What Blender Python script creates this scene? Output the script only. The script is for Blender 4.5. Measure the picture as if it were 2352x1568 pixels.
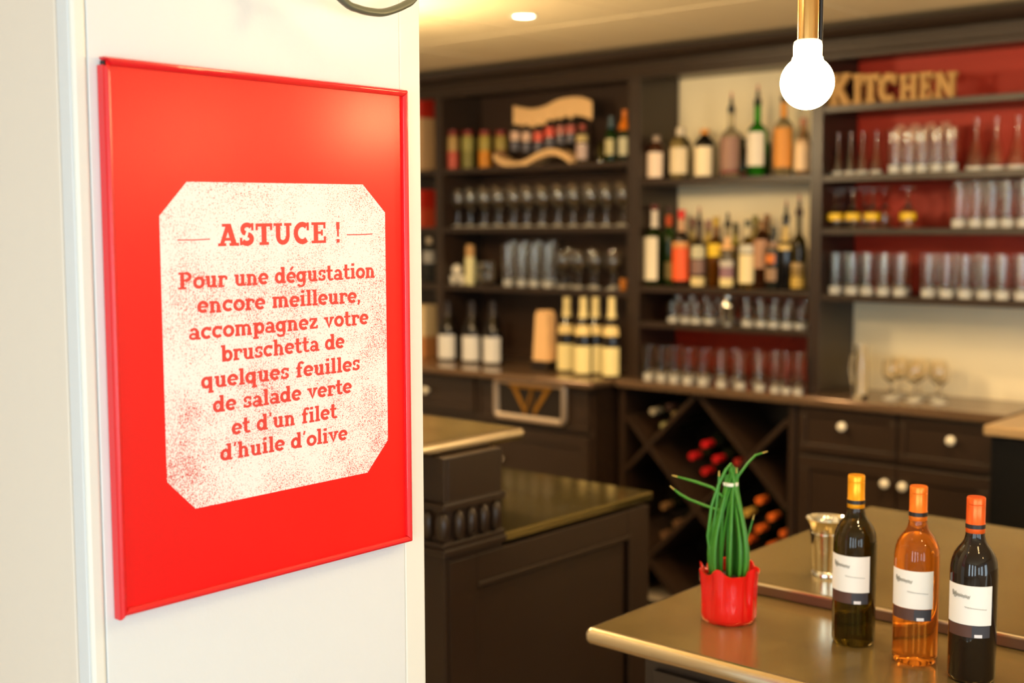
import bpy, math, random
from mathutils import Matrix, Vector
random.seed(7)
D = bpy.data
for o in list(D.objects): D.objects.remove(o)
COL = bpy.context.scene.collection
SC = bpy.context.scene
PI = math.pi

# ---------------------------------------------------------------- camera
# room axes: X along the back bar (to the right), Y towards the back bar, Z up
FPX, CX, CY, CZ = 2890.0, 1176.0, 784.0, 1.62
PITCH, ROLL, YAW = math.radians(5.12), math.radians(0.19), math.radians(-41.15)
UX = Vector((math.cos(YAW), math.sin(YAW), 0)); VX = Vector((-math.sin(YAW), math.cos(YAW), 0))
c_, s_, cr_, sr_ = math.cos(PITCH), math.sin(PITCH), math.cos(ROLL), math.sin(ROLL)
def w2c(a, b, z):                      # room direction -> camera (right, forward, up)
    d = a*UX + b*VX + Vector((0, 0, z))
    y = d.y*c_ - d.z*s_; zz = d.y*s_ + d.z*c_
    return Vector((d.x*cr_ - zz*sr_, y, d.x*sr_ + zz*cr_))
ex, ey, ez = w2c(1, 0, 0), w2c(0, 1, 0), w2c(0, 0, 1)
RIGHT = Vector((ex.x, ey.x, ez.x)); FWD = Vector((ex.y, ey.y, ez.y)); UP = Vector((ex.z, ey.z, ez.z))
def at(u, v, axis, val):               # the point of the plane axis=val that stands at (u, v) of the photograph
    r = RIGHT*((u-CX)/FPX) + FWD - UP*((v-CY)/FPX)
    t = (val - (0, 0, CZ)[axis]) / r[axis]
    return Vector((0, 0, CZ)) + r*t
def depth(p): return (Vector(p) - Vector((0, 0, CZ))).dot(FWD)
def xw(u, Y, v=600): return at(u, v, 1, Y).x
cam = D.cameras.new('camera'); camo = D.objects.new('camera', cam); COL.objects.link(camo)
M = Matrix((RIGHT, UP, -FWD)).transposed().to_4x4(); M.translation = Vector((0, 0, CZ)); camo.matrix_world = M
cam.sensor_width = 36.0; cam.lens = FPX/2352*36; cam.clip_start = 0.05
cam.dof.use_dof = True; cam.dof.focus_distance = 1.83; cam.dof.aperture_fstop = 2.7
SC.camera = camo

# ---------------------------------------------------------------- exposure, world, big lights
vs = SC.view_settings
SC.display_settings.display_device = 'sRGB'
vs.view_transform = 'Standard'; vs.look = 'None'; vs.gamma = 1; vs.use_curve_mapping = False
vs.exposure = 0.1
SC.cycles.use_denoising = True
SC.cycles.max_bounces = 14; SC.cycles.transmission_bounces = 14; SC.cycles.glossy_bounces = 5
SC.cycles.diffuse_bounces = 4; SC.cycles.transparent_max_bounces = 12
SC.cycles.caustics_reflective = False; SC.cycles.caustics_refractive = True; SC.cycles.blur_glossy = 1.0
SC.cycles.sample_clamp_indirect = 6
W = D.worlds.new('world'); SC.world = W; W.use_nodes = True
W.node_tree.nodes['Background'].inputs[0].default_value = (0.9, 0.95, 1, 1)
W.node_tree.nodes['Background'].inputs[1].default_value = 0.6
def area(name, loc, to, w, h, power, color):
    l = D.lights.new(name, 'AREA'); l.shape = 'RECTANGLE'; l.size = w; l.size_y = h; l.energy = power; l.color = color
    o = D.objects.new(name, l); COL.objects.link(o); o.location = loc
    o.rotation_euler = (Vector(to) - Vector(loc)).to_track_quat('-Z', 'Y').to_euler(); return o
DAY = (0.74, 0.91, 1.0)
for i, y in enumerate((-1.9, -0.35, 1.2)):
    area('window_daylight', (2.9, y, 1.15), (0, y, 1.15), 0.8, 1.3, 25, DAY)
for i, x in enumerate((-0.9, 0.35, 1.6)):
    area('window_daylight', (x, -2.9, 1.25), (x, 0, 1.25), 0.45, 1.9, 31, DAY)
WARM = (1.0, 0.70, 0.36)

# ---------------------------------------------------------------- materials
def lin(c): return tuple(((v/255)/12.92 if v/255 <= .04045 else ((v/255+.055)/1.055)**2.4) for v in c)
MATS = {}
def mat(name, rgb, rough=.5, metal=0., trans=0., coat=0., ior=1.45, bump=0., bscale=40., vary=0., vscale=6., emit=0., ecol=None, spec=.5):
    if name in MATS: return MATS[name]
    m = D.materials.new(name); m.use_nodes = True; nt = m.node_tree; b = nt.nodes['Principled BSDF']
    col = (*lin(rgb), 1)
    b.inputs['Base Color'].default_value = col
    b.inputs['Roughness'].default_value = rough; b.inputs['Metallic'].default_value = metal
    b.inputs['Transmission Weight'].default_value = trans; b.inputs['IOR'].default_value = ior
    b.inputs['Coat Weight'].default_value = coat; b.inputs['Specular IOR Level'].default_value = spec
    if emit: b.inputs['Emission Color'].default_value = (*(ecol or col[:3]), 1); b.inputs['Emission Strength'].default_value = emit
    if vary or bump:
        tc = nt.nodes.new('ShaderNodeTexCoord')
        if vary:
            n = nt.nodes.new('ShaderNodeTexNoise'); n.inputs['Scale'].default_value = vscale; n.inputs['Detail'].default_value = 6
            nt.links.new(tc.outputs['Object'], n.inputs['Vector'])
            r = nt.nodes.new('ShaderNodeMapRange'); r.inputs['To Min'].default_value = 1-vary; r.inputs['To Max'].default_value = 1+vary
            nt.links.new(n.outputs['Fac'], r.inputs['Value'])
            h = nt.nodes.new('ShaderNodeHueSaturation'); h.inputs['Color'].default_value = col
            nt.links.new(r.outputs['Result'], h.inputs['Value']); nt.links.new(h.outputs['Color'], b.inputs['Base Color'])
            if metal:
                r2 = nt.nodes.new('ShaderNodeMapRange'); r2.inputs['To Min'].default_value = rough*.6; r2.inputs['To Max'].default_value = rough*1.5
                nt.links.new(n.outputs['Fac'], r2.inputs['Value']); nt.links.new(r2.outputs['Result'], b.inputs['Roughness'])
        if bump:
            n2 = nt.nodes.new('ShaderNodeTexNoise'); n2.inputs['Scale'].default_value = bscale; n2.inputs['Detail'].default_value = 4
            nt.links.new(tc.outputs['Object'], n2.inputs['Vector'])
            bp = nt.nodes.new('ShaderNodeBump'); bp.inputs['Strength'].default_value = bump; bp.inputs['Distance'].default_value = .002
            nt.links.new(n2.outputs['Fac'], bp.inputs['Height']); nt.links.new(bp.outputs['Normal'], b.inputs['Normal'])
    MATS[name] = m; return m
M_wall = mat('wall_paint', (232, 235, 238), .45, bump=.25, bscale=70)
M_wall2 = mat('wall_matt', (240, 229, 216), .7, bump=.2, bscale=60)
M_cream = mat('cream_wall', (244, 228, 192), .6, bump=.1)
M_trim = mat('trim_paint', (240, 239, 232), .4)
M_ceil = mat('ceiling_tile', (236, 216, 176), .8, bump=.2, bscale=120)
M_grid = mat('ceiling_grid', (196, 178, 145), .6)
M_floor = mat('floor_tile', (176, 160, 138), .35, vary=.2, vscale=3)
M_wood = mat('dark_wood', (46, 33, 24), .34, vary=.10, vscale=9, bump=.08, bscale=60)
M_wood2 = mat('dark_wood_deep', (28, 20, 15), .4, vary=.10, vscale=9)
M_red = mat('red_panel', (162, 34, 6), .55, vary=.05)
M_counter = mat('dark_worktop', (112, 88, 66), .16, metal=.35, vary=.08, vscale=5)
M_zinc = mat('zinc_top', (150, 130, 84), .2, metal=.62, vary=.07, vscale=7, bump=.04, bscale=14)
M_edge = mat('zinc_edge', (205, 190, 165), .2, metal=1, vary=.03, vscale=8)
M_black = mat('black_enamel', (9, 9, 9), .3)
M_steel = mat('brushed_steel', (200, 198, 192), .22, metal=1)
M_silver = mat('silver', (222, 220, 212), .09, metal=1)
M_brass = mat('brass_tube', (222, 175, 110), .18, metal=1)
M_glass = mat('clear_glass', (255, 251, 242), .0, trans=1, ior=1.45)
M_footglow = mat('glass_foot_painted_glow', (244, 240, 228), .35, trans=.5, ior=1.45)  # brightness of light gathered in glass bases, put into a whitish half-diffuse colour
M_china = mat('porcelain', (236, 226, 205), .15)
M_potred = mat('red_glaze', (228, 16, 16), .12, coat=.5)
M_frame = mat('red_frame', (226, 34, 40), .27, coat=.3)
M_poster = mat('poster_red', (240, 6, 6), .48, coat=1.0, spec=.2)
MATS['poster_red'].node_tree.nodes['Principled BSDF'].inputs['Coat Roughness'].default_value = .30
M_soil = mat('soil', (40, 26, 16), .9, bump=.6)
M_chive = mat('chive_green', (62, 132, 34), .4, vary=.25, vscale=12)
M_chtip = mat('chive_tip', (190, 160, 80), .6)
M_white = mat('white_paper', (240, 236, 228), .6)
M_wire = mat('grey_cable', (104, 108, 92), .35, metal=.3)
M_bulb = mat('lamp_globe', (255, 245, 220), .3, emit=58, ecol=(1, .64, .27))
M_sock = mat('lamp_collar', (255, 238, 205), .3, emit=1.0, ecol=(1, .86, .62))
M_down = mat('downlight_lens', (255, 240, 210), .3, emit=16, ecol=(1, .84, .58))
M_pine = mat('pale_wood', (226, 184, 128), .5, vary=.08, vscale=20)
M_sign = mat('sign_wood', (176, 132, 70), .55, vary=.1, vscale=25)

# ---------------------------------------------------------------- mesh helpers
class MB:
    def __init__(s): s.v = []; s.f = []; s.sm = []
    def add(s, v, f, smooth=False):
        k = len(s.v); s.v += [tuple(p) for p in v]; s.f += [tuple(i+k for i in q) for q in f]; s.sm += [smooth]*len(f); return s
    def box(s, x0, x1, y0, y1, z0, z1):
        v = [(x, y, z) for x in (x0, x1) for y in (y0, y1) for z in (z0, z1)]
        return s.add(v, [(0, 1, 3, 2), (4, 6, 7, 5), (0, 4, 5, 1), (2, 3, 7, 6), (0, 2, 6, 4), (1, 5, 7, 3)])
    def prism(s, pts, a, n, t):          # polygon pts extruded by t along n ; a: func mapping 2d->3d
        n = Vector(n)*t; b = [Vector(a(*p)) for p in pts]; k = len(b)
        return s.add(b + [p+n for p in b], [tuple(range(k))[::-1], tuple(range(k, 2*k))] + [(i, (i+1) % k, (i+1) % k+k, i+k) for i in range(k)])
    def lathe(s, prof, seg=24, c=(0, 0, 0), a0=None, a1=None, smooth=True):
        full = a0 is None; n = seg if full else seg+1; v = []
        for r, z in prof:
            for i in range(n):
                a = (2*PI*i/seg) if full else a0+(a1-a0)*i/seg
                v.append((c[0]+r*math.cos(a), c[1]+r*math.sin(a), c[2]+z))
        f = []
        for j in range(len(prof)-1):
            for i in range(seg):
                i2 = (i+1) % n if full else i+1
                f.append((j*n+i, j*n+i2, (j+1)*n+i2, (j+1)*n+i))
        return s.add(v, f, smooth)
    def tube(s, pts, r, seg=8, smooth=True):
        pts = [Vector(p) for p in pts]; k = len(pts); rs = r if isinstance(r, (list, tuple)) else [r]*k
        v = []; t0 = (pts[1]-pts[0]).normalized(); up = Vector((0, 0, 1)) if abs(t0.z) < .9 else Vector((1, 0, 0))
        side = t0.cross(up).normalized()
        for i, p in enumerate(pts):
            t = (pts[min(i+1, k-1)]-pts[max(i-1, 0)]).normalized(); side = (side - t*side.dot(t)).normalized(); up2 = side.cross(t)
            for j in range(seg):
                a = 2*PI*j/seg; v.append(p + (side*math.cos(a)+up2*math.sin(a))*rs[i])
        f = [(i*seg+j, i*seg+(j+1) % seg, (i+1)*seg+(j+1) % seg, (i+1)*seg+j) for i in range(k-1) for j in range(seg)]
        f += [tuple(range(seg))[::-1], tuple(range((k-1)*seg, k*seg))]
        return s.add(v, f, smooth)
    def mesh(s, name, m):
        me = D.meshes.new(name); me.from_pydata(s.v, [], s.f); me.materials.append(m)
        me.polygons.foreach_set('use_smooth', s.sm); me.update()
        if any(s.sm):
            try: me.set_sharp_from_angle(angle=math.radians(42))
            except Exception: pass
        return me
    def build(s, name, m, parent=None, bevel=0., loc=None):
        o = D.objects.new(name, s.mesh(name, m)); COL.objects.link(o)
        if loc is not None: o.location = loc
        if parent is not None: o.parent = parent
        if bevel:
            b = o.modifiers.new('bevel', 'BEVEL'); b.width = bevel; b.segments = 2; b.limit_method = 'ANGLE'
        return o
def tag(o, label=None, cat=None, group=None, kind=None):
    if label: o['label'] = label
    if cat: o['category'] = cat
    if group: o['group'] = group
    if kind: o['kind'] = kind
    return o
def thing(name, loc, label, cat, group=None, rz=0):
    o = D.objects.new(name, None); COL.objects.link(o); o.location = loc; o.rotation_euler = (0, 0, rz); o.empty_display_size = .05
    return tag(o, label, cat, group)
def B(*a): return MB().box(*a)
def lift(parent, *objs): pass
ORD = ['first', 'second', 'third', 'fourth', 'fifth', 'sixth', 'seventh', 'eighth', 'ninth', 'tenth', 'eleventh', 'twelfth', 'thirteenth', 'fourteenth']

# ---------------------------------------------------------------- setting
CEIL = 2.38
tag(B(-6.0, 3.0, -3.0, 5.0, -.06, 0).build('floor', M_floor), kind='structure')
tag(B(-6.0, 3.0, 4.8, 4.95, 0, 2.6).build('wall_back', M_cream), kind='structure')
tag(B(-6.1, -6.0, -3.0, 4.95, 0, 2.6).build('wall_left', M_wall2), kind='structure')
wr = MB()                                                    # wall with three window openings
ys = [-3.0, -2.5, -1.3, -.95, .25, .6, 1.8, 4.95]
for a, b in ((0, 1), (2, 3), (4, 5), (6, 7)): wr.box(3.0, 3.1, ys[a], ys[b], 0, 2.6)
for a, b in ((1, 2), (3, 4), (5, 6)): wr.box(3.0, 3.1, ys[a], ys[b], 0, .6); wr.box(3.0, 3.1, ys[a], ys[b], 2.2, 2.6)
tag(wr.build('wall_right', M_wall2), kind='structure')
wf = MB(); xs = [-6.0, -1.35, -.45, -.1, .8, 1.15, 2.05, 3.0]
for a, b in ((0, 1), (2, 3), (4, 5), (6, 7)): wf.box(xs[a], xs[b], -3.1, -3.0, 0, 2.6)
for a, b in ((1, 2), (3, 4), (5, 6)): wf.box(xs[a], xs[b], -3.1, -3.0, 0, .15); wf.box(xs[a], xs[b], -3.1, -3.0, 2.38, 2.6)
tag(wf.build('wall_front', M_wall2), kind='structure')
ce = tag(B(-6.0, 3.0, -3.0, 4.95, CEIL+.012, CEIL+.1).build('ceiling', M_grid), kind='structure')
TS = .6; tile_me = None
for i in range(-5, 10):
    for j in range(-10, 3):
        x0 = -3.27 + TS*i; y0 = 3.15 + TS*j
        if x0 < -6 or x0+TS > 3.01 or y0 < -3 or y0+TS > 4.81: continue
        if tile_me is None: tile_me = B(.006, TS-.006, .006, TS-.006, 0, .013).mesh('ceiling_tile', M_ceil)
        t = D.objects.new('ceiling_tile', tile_me); COL.objects.link(t); t.location = (x0, y0, CEIL); t.parent = ce
# pillar that carries the poster: face at X=-1.35, corner towards the camera at Y=.777
PX = -1.35
pl = tag(B(-2.3, PX-.006, .783, 1.334, 0, CEIL).build('wall_pillar', M_wall), kind='structure')
B(PX-.006, PX, .7962, 1.2968, 0, CEIL).build('panel', M_wall, pl, bevel=.0012)
B(PX-.008, PX, .777, .7955, 0, CEIL).build('corner_strip', M_trim, pl, bevel=.004)
B(PX-.008, PX, 1.2975, 1.340, 0, CEIL).build('corner_strip', M_trim, pl, bevel=.003)
B(PX-.034, PX-.008, .777, .785, 0, CEIL).build('side_strip', M_wall, pl, bevel=.002)
B(-2.3, PX-.037, .777, .785, 0, CEIL).build('side_panel', M_wall2, pl, bevel=.002)

# ---------------------------------------------------------------- poster
def yz(y, z): return (PX+.012, y, z)
P0, P1, Q0, Q1 = .8165, 1.3155, 1.0, 1.0
ZB, ZT = 1.0, 1.0
c1, c2 = at(240, 156, 0, PX+.015), at(948, 1243, 0, PX+.015)
PY0, PY1 = c1.y+.001, c2.y; PZ0, PZ1 = at(948, 1243, 0, PX+.015).z, at(940, 207, 0, PX+.015).z
po = thing('framed_poster', (PX, (PY0+PY1)/2, PZ0), 'red framed poster with ASTUCE! advice lettered on a cream card, on white pillar', 'poster')
po_inv = Matrix.Translation(-po.location)
def child(mb, name, m, parent, bevel=0., rootloc=None):
    L = rootloc if rootloc is not None else parent.location
    mb.v = [tuple(Vector(p)-Vector(L)) for p in mb.v]
    return mb.build(name, m, parent, bevel)
child(B(PX+.001, PX+.010, PY0+.004, PY1-.004, PZ0+.004, PZ1-.004), 'poster_sheet', M_poster, po)
FW, FD = .0095, .017
def bar(pa, pb, inward):                       # mitred frame bar with a rounded face between two outer corners
    m = MB(); pa = Vector(pa); pb = Vector(pb); d = (pb-pa).normalized(); inw = Vector(inward)
    prof = [(0, 0), (0, FD*.72), (.0016, FD*.93), (.004, FD), (.0068, FD*.95), (FW, FD*.8), (FW, FD*.55), (FW, 0)]
    v = []
    for p, sg in ((pa, 1), (pb, -1)):
        for w, h in prof: v.append(p + inw*w + d*sg*w + Vector((h+.0005, 0, 0)))
    n = len(prof); f = [(i, (i+1) % n, (i+1) % n+n, i+n) for i in range(n)] + [tuple(range(n))[::-1], tuple(range(n, 2*n))]
    return m.add(v, f)
A_, B_, C_, D_ = (PX, PY0, PZ0), (PX, PY1, PZ0), (PX, PY1, PZ1), (PX, PY0, PZ1)
child(bar(A_, B_, (0, 0, 1)), 'frame_bar', M_frame, po, .0006)
child(bar((PX, PY1, PZ0+.0004), (PX, PY1, PZ1-.0004), (0, -1, 0)), 'frame_bar', M_frame, po, .0006)
child(bar((PX, PY0, PZ1), C_, (0, 0, -1)), 'frame_bar', M_frame, po, .0006)
child(bar((PX, PY0-.0022, PZ0-.004), (PX, PY0-.0022, PZ1-.009), (0, 1, 0)), 'frame_bar', M_frame, po, .0006)
child(B(PX+.001, PX+.009, PY0+.002, PY0+.004, PZ1-.02, PZ1-.004), 'corner_clip', M_black, po)
child(MB().lathe([(0, 0), (.0012, 0), (.0012, .0004), (0, .0006)], 8, (0, 0, 0)), 'speck', M_frame, po, rootloc=Vector((0, 0, 0))).location = (PX+.0102-po.location.x, .8755-po.location.y, at(320, 346, 0, PX).z-PZ0)
# speckled card print
mc = D.materials.new('card_print'); mc.use_nodes = True; nt = mc.node_tree; b = nt.nodes['Principled BSDF']; b.inputs['Roughness'].default_value = .45
tc = nt.nodes.new('ShaderNodeTexCoord')
n1 = nt.nodes.new('ShaderNodeTexNoise'); n1.inputs['Scale'].default_value = 640; n1.inputs['Detail'].default_value = 3; n1.inputs['Roughness'].default_value = .75
n2 = nt.nodes.new('ShaderNodeTexNoise'); n2.inputs['Scale'].default_value = 9; n2.inputs['Detail'].default_value = 5; n2.inputs['Roughness'].default_value = .6
mp = nt.nodes.new('ShaderNodeMapping'); mp.inputs['Scale'].default_value = (1, .8, 1.15)
nt.links.new(tc.outputs['Object'], mp.inputs['Vector']); nt.links.new(mp.outputs['Vector'], n1.inputs['Vector']); nt.links.new(tc.outputs['Object'], n2.inputs['Vector'])
sx = nt.nodes.new('ShaderNodeSeparateXYZ'); nt.links.new(tc.outputs['Object'], sx.inputs['Vector'])
zr = nt.nodes.new('ShaderNodeMapRange'); zr.inputs['From Min'].default_value = PZ1-PZ0-.10; zr.inputs['From Max'].default_value = .12
zr.inputs['To Min'].default_value = -.035; zr.inputs['To Max'].default_value = .035
nt.links.new(sx.outputs['Z'], zr.inputs['Value'])
def mth(op, a, bb):
    n = nt.nodes.new('ShaderNodeMath'); n.operation = op
    for i, q in enumerate((a, bb)):
        if isinstance(q, (int, float)): n.inputs[i].default_value = q
        else: nt.links.new(q, n.inputs[i])
    return n.outputs[0]
s1 = mth('ADD', n1.outputs['Fac'], mth('MULTIPLY', mth('SUBTRACT', n2.outputs['Fac'], .5), .42)); s1 = mth('ADD', s1, zr.outputs['Result'])
rp = nt.nodes.new('ShaderNodeMapRange'); rp.inputs['From Min'].default_value = .555; rp.inputs['From Max'].default_value = .62; nt.links.new(s1, rp.inputs['Value'])
mx = nt.nodes.new('ShaderNodeMix'); mx.data_type = 'RGBA'; mx.inputs[6].default_value = (*lin((246, 247, 244)), 1); mx.inputs[7].default_value = (*lin((222, 62, 52)), 1)
nt.links.new(rp.outputs['Result'], mx.inputs[0]); nt.links.new(mx.outputs[2], b.inputs['Base Color'])
octo = [(.9201, 1.6795), (1.2129, 1.683), (1.2551, 1.6439), (1.2555, 1.3121), (1.2144, 1.2695), (.9203, 1.267), (.8797, 1.3077), (.8795, 1.6369)]
child(MB().prism(octo, lambda y, z: (PX+.0101, y, z), (1, 0, 0), .0003), 'printed_card', mc, po)
ml = D.materials.new('letter_ink'); ml.use_nodes = True; nt = ml.node_tree; b = nt.nodes['Principled BSDF']; b.inputs['Roughness'].default_value = .45
tc = nt.nodes.new('ShaderNodeTexCoord'); mp = nt.nodes.new('ShaderNodeMapping'); mp.inputs['Rotation'].default_value = (math.radians(-38), 0, 0)
wv = nt.nodes.new('ShaderNodeTexWave'); wv.bands_direction = 'Z'; wv.inputs['Scale'].default_value = 190; wv.inputs['Distortion'].default_value = 3.5; wv.inputs['Detail'].default_value = 2
nt.links.new(tc.outputs['Object'], mp.inputs['Vector']); nt.links.new(mp.outputs['Vector'], wv.inputs['Vector'])
rr = nt.nodes.new('ShaderNodeValToRGB'); rr.color_ramp.elements[0].position = .35; rr.color_ramp.elements[0].color = (*lin((222, 36, 38)), 1)
rr.color_ramp.elements[1].position = .85; rr.color_ramp.elements[1].color = (*lin((238, 96, 80)), 1)
nt.links.new(wv.outputs['Fac'], rr.inputs['Fac']); nt.links.new(rr.outputs['Color'], b.inputs['Base Color'])

# slab lettering: every glyph is a set of strokes on a unit x-height
ST, SR = .285, .185
def Vs(x, y0, y1, w=ST): return ('p', [(x, y0), (x, y1)], w)
def Hs(x0, x1, y, w=SR): return ('p', [(x0, y), (x1, y)], w)
def Ls(*p, w=ST): return ('p', list(p), w)
def As(cx, cy, rx, ry, a0, a1, w=ST*.95):
    n = max(6, int(abs(a1-a0)/18)); return ('p', [(cx+rx*math.cos(math.radians(a0+(a1-a0)*i/n)), cy+ry*math.sin(math.radians(a0+(a1-a0)*i/n))) for i in range(n+1)], w)
GL = {
 'o': (1.0, [As(.5, .5, .35, .39, 0, 360)]), 'e': (.96, [As(.48, .5, .34, .39, 5, 318), Hs(.2, .88, .5, .15)]),
 'c': (.92, [As(.5, .5, .35, .39, 50, 315), Vs(.78, .66, .98, .18)]),
 'a': (1.0, [As(.4, .29, .26, .2, 0, 360, .2), Vs(.72, .05, .7), As(.45, .62, .27, .28, 0, 155, .22), Hs(.62, .98, .085)]),
 'u': (1.08, [Vs(.27, .3, .98), As(.5, .34, .23, .25, 180, 360, .22), Vs(.77, 0, 1), Hs(.04, .36, .915), Hs(.54, .86, .915), Hs(.7, 1.02, .085)]),
 'n': (1.1, [Vs(.27, 0, 1), Hs(.04, .36, .915), As(.53, .62, .25, .28, 0, 150, .22), Vs(.78, 0, .65), Hs(.05, .48, .085), Hs(.58, 1.0, .085)]),
 'm': (1.6, [Vs(.27, 0, 1), Hs(.04, .36, .915), As(.52, .64, .24, .26, 0, 150, .22), Vs(.77, 0, .66), As(1.02, .64, .25, .26, 0, 150, .22), Vs(1.28, 0, .66), Hs(.05, .46, .085), Hs(.6, .94, .085), Hs(1.1, 1.5, .085)]),
 'r': (.86, [Vs(.27, 0, 1), Hs(.04, .36, .915), Hs(.05, .55, .085), As(.56, .6, .28, .3, 55, 165, .22), Vs(.74, .62, .9, .2)]),
 'i': (.58, [Vs(.28, 0, 1), Hs(.04, .38, .915), Hs(.04, .53, .085), Vs(.28, 1.2, 1.44)]),
 'l': (.58, [Vs(.28, 0, 1.45), Hs(.04, .38, 1.365), Hs(.04, .53, .085)]),
 't': (.74, [Vs(.3, .22, 1.38), Hs(.02, .66, .915), As(.5, .26, .2, .17, 180, 330, .22)]),
 'd': (1.08, [As(.43, .5, .3, .39, 0, 360), Vs(.78, 0, 1.45), Hs(.56, .86, 1.365), Hs(.72, 1.02, .085)]),
 'b': (1.06, [Vs(.26, 0, 1.45), As(.6, .5, .3, .39, 0, 360), Hs(.02, .36, 1.365)]),
 'p': (1.06, [Vs(.26, -.42, 1), As(.6, .5, .3, .39, 0, 360), Hs(.02, .36, .915), Hs(.02, .5, -.335)]),
 'q': (1.06, [Vs(.76, -.42, 1), As(.43, .5, .3, .39, 0, 360), Hs(.56, 1.0, -.335)]),
 'g': (1.04, [Vs(.76, -.05, 1), As(.43, .53, .3, .36, 0, 360), As(.46, -.08, .3, .26, 195, 365, .2), Hs(.7, 1.0, .915)]),
 's': (.82, [As(.42, .72, .24, .19, 35, 250, .22), As(.40, .27, .26, .19, 80, -145, .22), Vs(.68, .66, .98, .15), Vs(.13, .02, .32, .15)]),
 'h': (1.1, [Vs(.27, 0, 1.45), Hs(.04, .36, 1.365), As(.53, .62, .25, .28, 0, 150, .22), Vs(.78, 0, .65), Hs(.05, .48, .085), Hs(.58, 1.0, .085)]),
 'z': (.92, [Hs(.1, .82, .9), Ls((.72, .86), (.2, .14)), Hs(.1, .84, .1), Vs(.14, .7, .95, .14), Vs(.8, .05, .32, .14)]),
 'v': (1.0, [Ls((.22, .95), (.5, .1), (.78, .95)), Hs(.0, .42, .915), Hs(.58, 1.0, .915)]),
 'f': (.74, [Vs(.32, 0, 1.12), As(.54, 1.12, .22, .24, 25, 180, .22), Hs(.06, .62, .86), Hs(.08, .56, .085)]),
 'E^': (.96, [As(.48, .5, .34, .39, 5, 318), Hs(.2, .88, .5, .15), Ls((.4, 1.14), (.66, 1.45), w=.18)]),
 ',': (.42, [Vs(.2, 0, .22, .24), Ls((.22, .05), (.12, -.24), w=.16)]), "'": (.4, [Ls((.24, 1.48), (.16, 1.12), w=.16)]), ' ': (.56, []),
 'P': (1.22, [Vs(.34, 0, 1.4, .3), Hs(.04, .66, .085), Hs(.04, .5, 1.315), As(.62, 1.02, .36, .3, -90, 90, .27), Hs(.34, .62, 1.315), Hs(.34, .62, .72)]),
}
CP = {
 'A': (1.12, [Ls((.18, .03), (.53, .93), w=.2), Ls((.55, .96), (.86, .03), w=.26), Hs(.3, .78, .3, .13), Hs(0, .42, .065, .13), Hs(.6, 1.1, .065, .13), Hs(.22, .62, .93, .13)]),
 'S': (.86, [As(.43, .72, .25, .2, 30, 250, .22), As(.41, .28, .27, .2, 75, -150, .24), Vs(.72, .66, 1.0, .12), Vs(.1, 0, .34, .12)]),
 'T': (1.02, [Vs(.5, 0, .95, .27), Hs(.04, .96, .92, .15), Vs(.1, .68, .98, .12), Vs(.9, .68, .98, .12), Hs(.24, .76, .065, .13)]),
 'U': (1.14, [Vs(.27, .32, .95, .25), As(.54, .36, .27, .27, 180, 360, .22), Vs(.83, .32, .95, .2), Hs(.02, .5, .93, .13), Hs(.62, 1.04, .93, .13)]),
 'C': (1.04, [As(.53, .5, .38, .41, 50, 312, .25), Vs(.86, .62, 1.0, .13)]),
 'E': (.98, [Vs(.3, 0, 1, .26), Hs(.04, .86, .935, .13), Hs(.04, .88, .065, .13), Hs(.3, .66, .5, .12), Vs(.82, .7, 1, .12), Vs(.84, 0, .32, .12), Vs(.66, .36, .64, .1)]),
 '!': (.5, [Ls((.25, 1.0), (.25, .65), w=.2), Ls((.25, .68), (.25, .3), w=.11), Vs(.25, 0, .17, .18)]), ' ': (.42, []),
 'K': (1.1, [Vs(.28, 0, 1, .26), Ls((.38, .42), (.86, .95), w=.2), Ls((.5, .55), (.88, .05), w=.24), Hs(.04, .52, .065, .13), Hs(.04, .52, .935, .13), Hs(.66, 1.06, .065, .13), Hs(.66, 1.04, .935, .13)]),
 'I': (.62, [Vs(.3, 0, 1, .27), Hs(.04, .56, .065, .13), Hs(.04, .56, .935, .13)]),
 'H': (1.2, [Vs(.28, 0, 1, .25), Vs(.86, 0, 1, .25), Hs(.3, .86, .5, .16), Hs(.04, .52, .065, .13), Hs(.04, .52, .935, .13), Hs(.62, 1.1, .065, .13), Hs(.62, 1.1, .935, .13)]),
 'N': (1.22, [Vs(.26, 0, 1, .18), Vs(.92, 0, 1, .18), Ls((.26, .98), (.92, .04), w=.26), Hs(.04, .5, .065, .13), Hs(.04, .4, .935, .13), Hs(.7, 1.14, .935, .13)]),
}
def ribbon(m, pts, w, fn, n, t):
    pts = [Vector(p) for p in pts]; k = len(pts); closed = (pts[0]-pts[-1]).length < 1e-4; L = []; R = []
    for i, p in enumerate(pts):
        if closed: a = pts[i-1] if i else pts[-2]; c = pts[i+1] if i < k-1 else pts[1]
        else: a = pts[max(i-1, 0)]; c = pts[min(i+1, k-1)]
        d = (c-a); d.normalize(); nn = Vector((-d.y, d.x)); L.append(p+nn*w/2); R.append(p-nn*w/2)
    lo = [Vector(fn(*p)) for p in L] + [Vector(fn(*p)) for p in R]; nv = Vector(n)*t; hi = [p+nv for p in lo]; N = 2*k; f = []
    for i in range(k-1):
        f += [(i, i+1, k+i+1, k+i), (N+i, N+k+i, N+k+i+1, N+i+1), (i, N+i, N+i+1, i+1), (k+i, k+i+1, N+k+i+1, N+k+i)]
    if not closed: f += [(0, k, N+k, N), (k-1, N+k-1, N+2*k-1, 2*k-1)]
    m.add(lo+hi, f)
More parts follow.
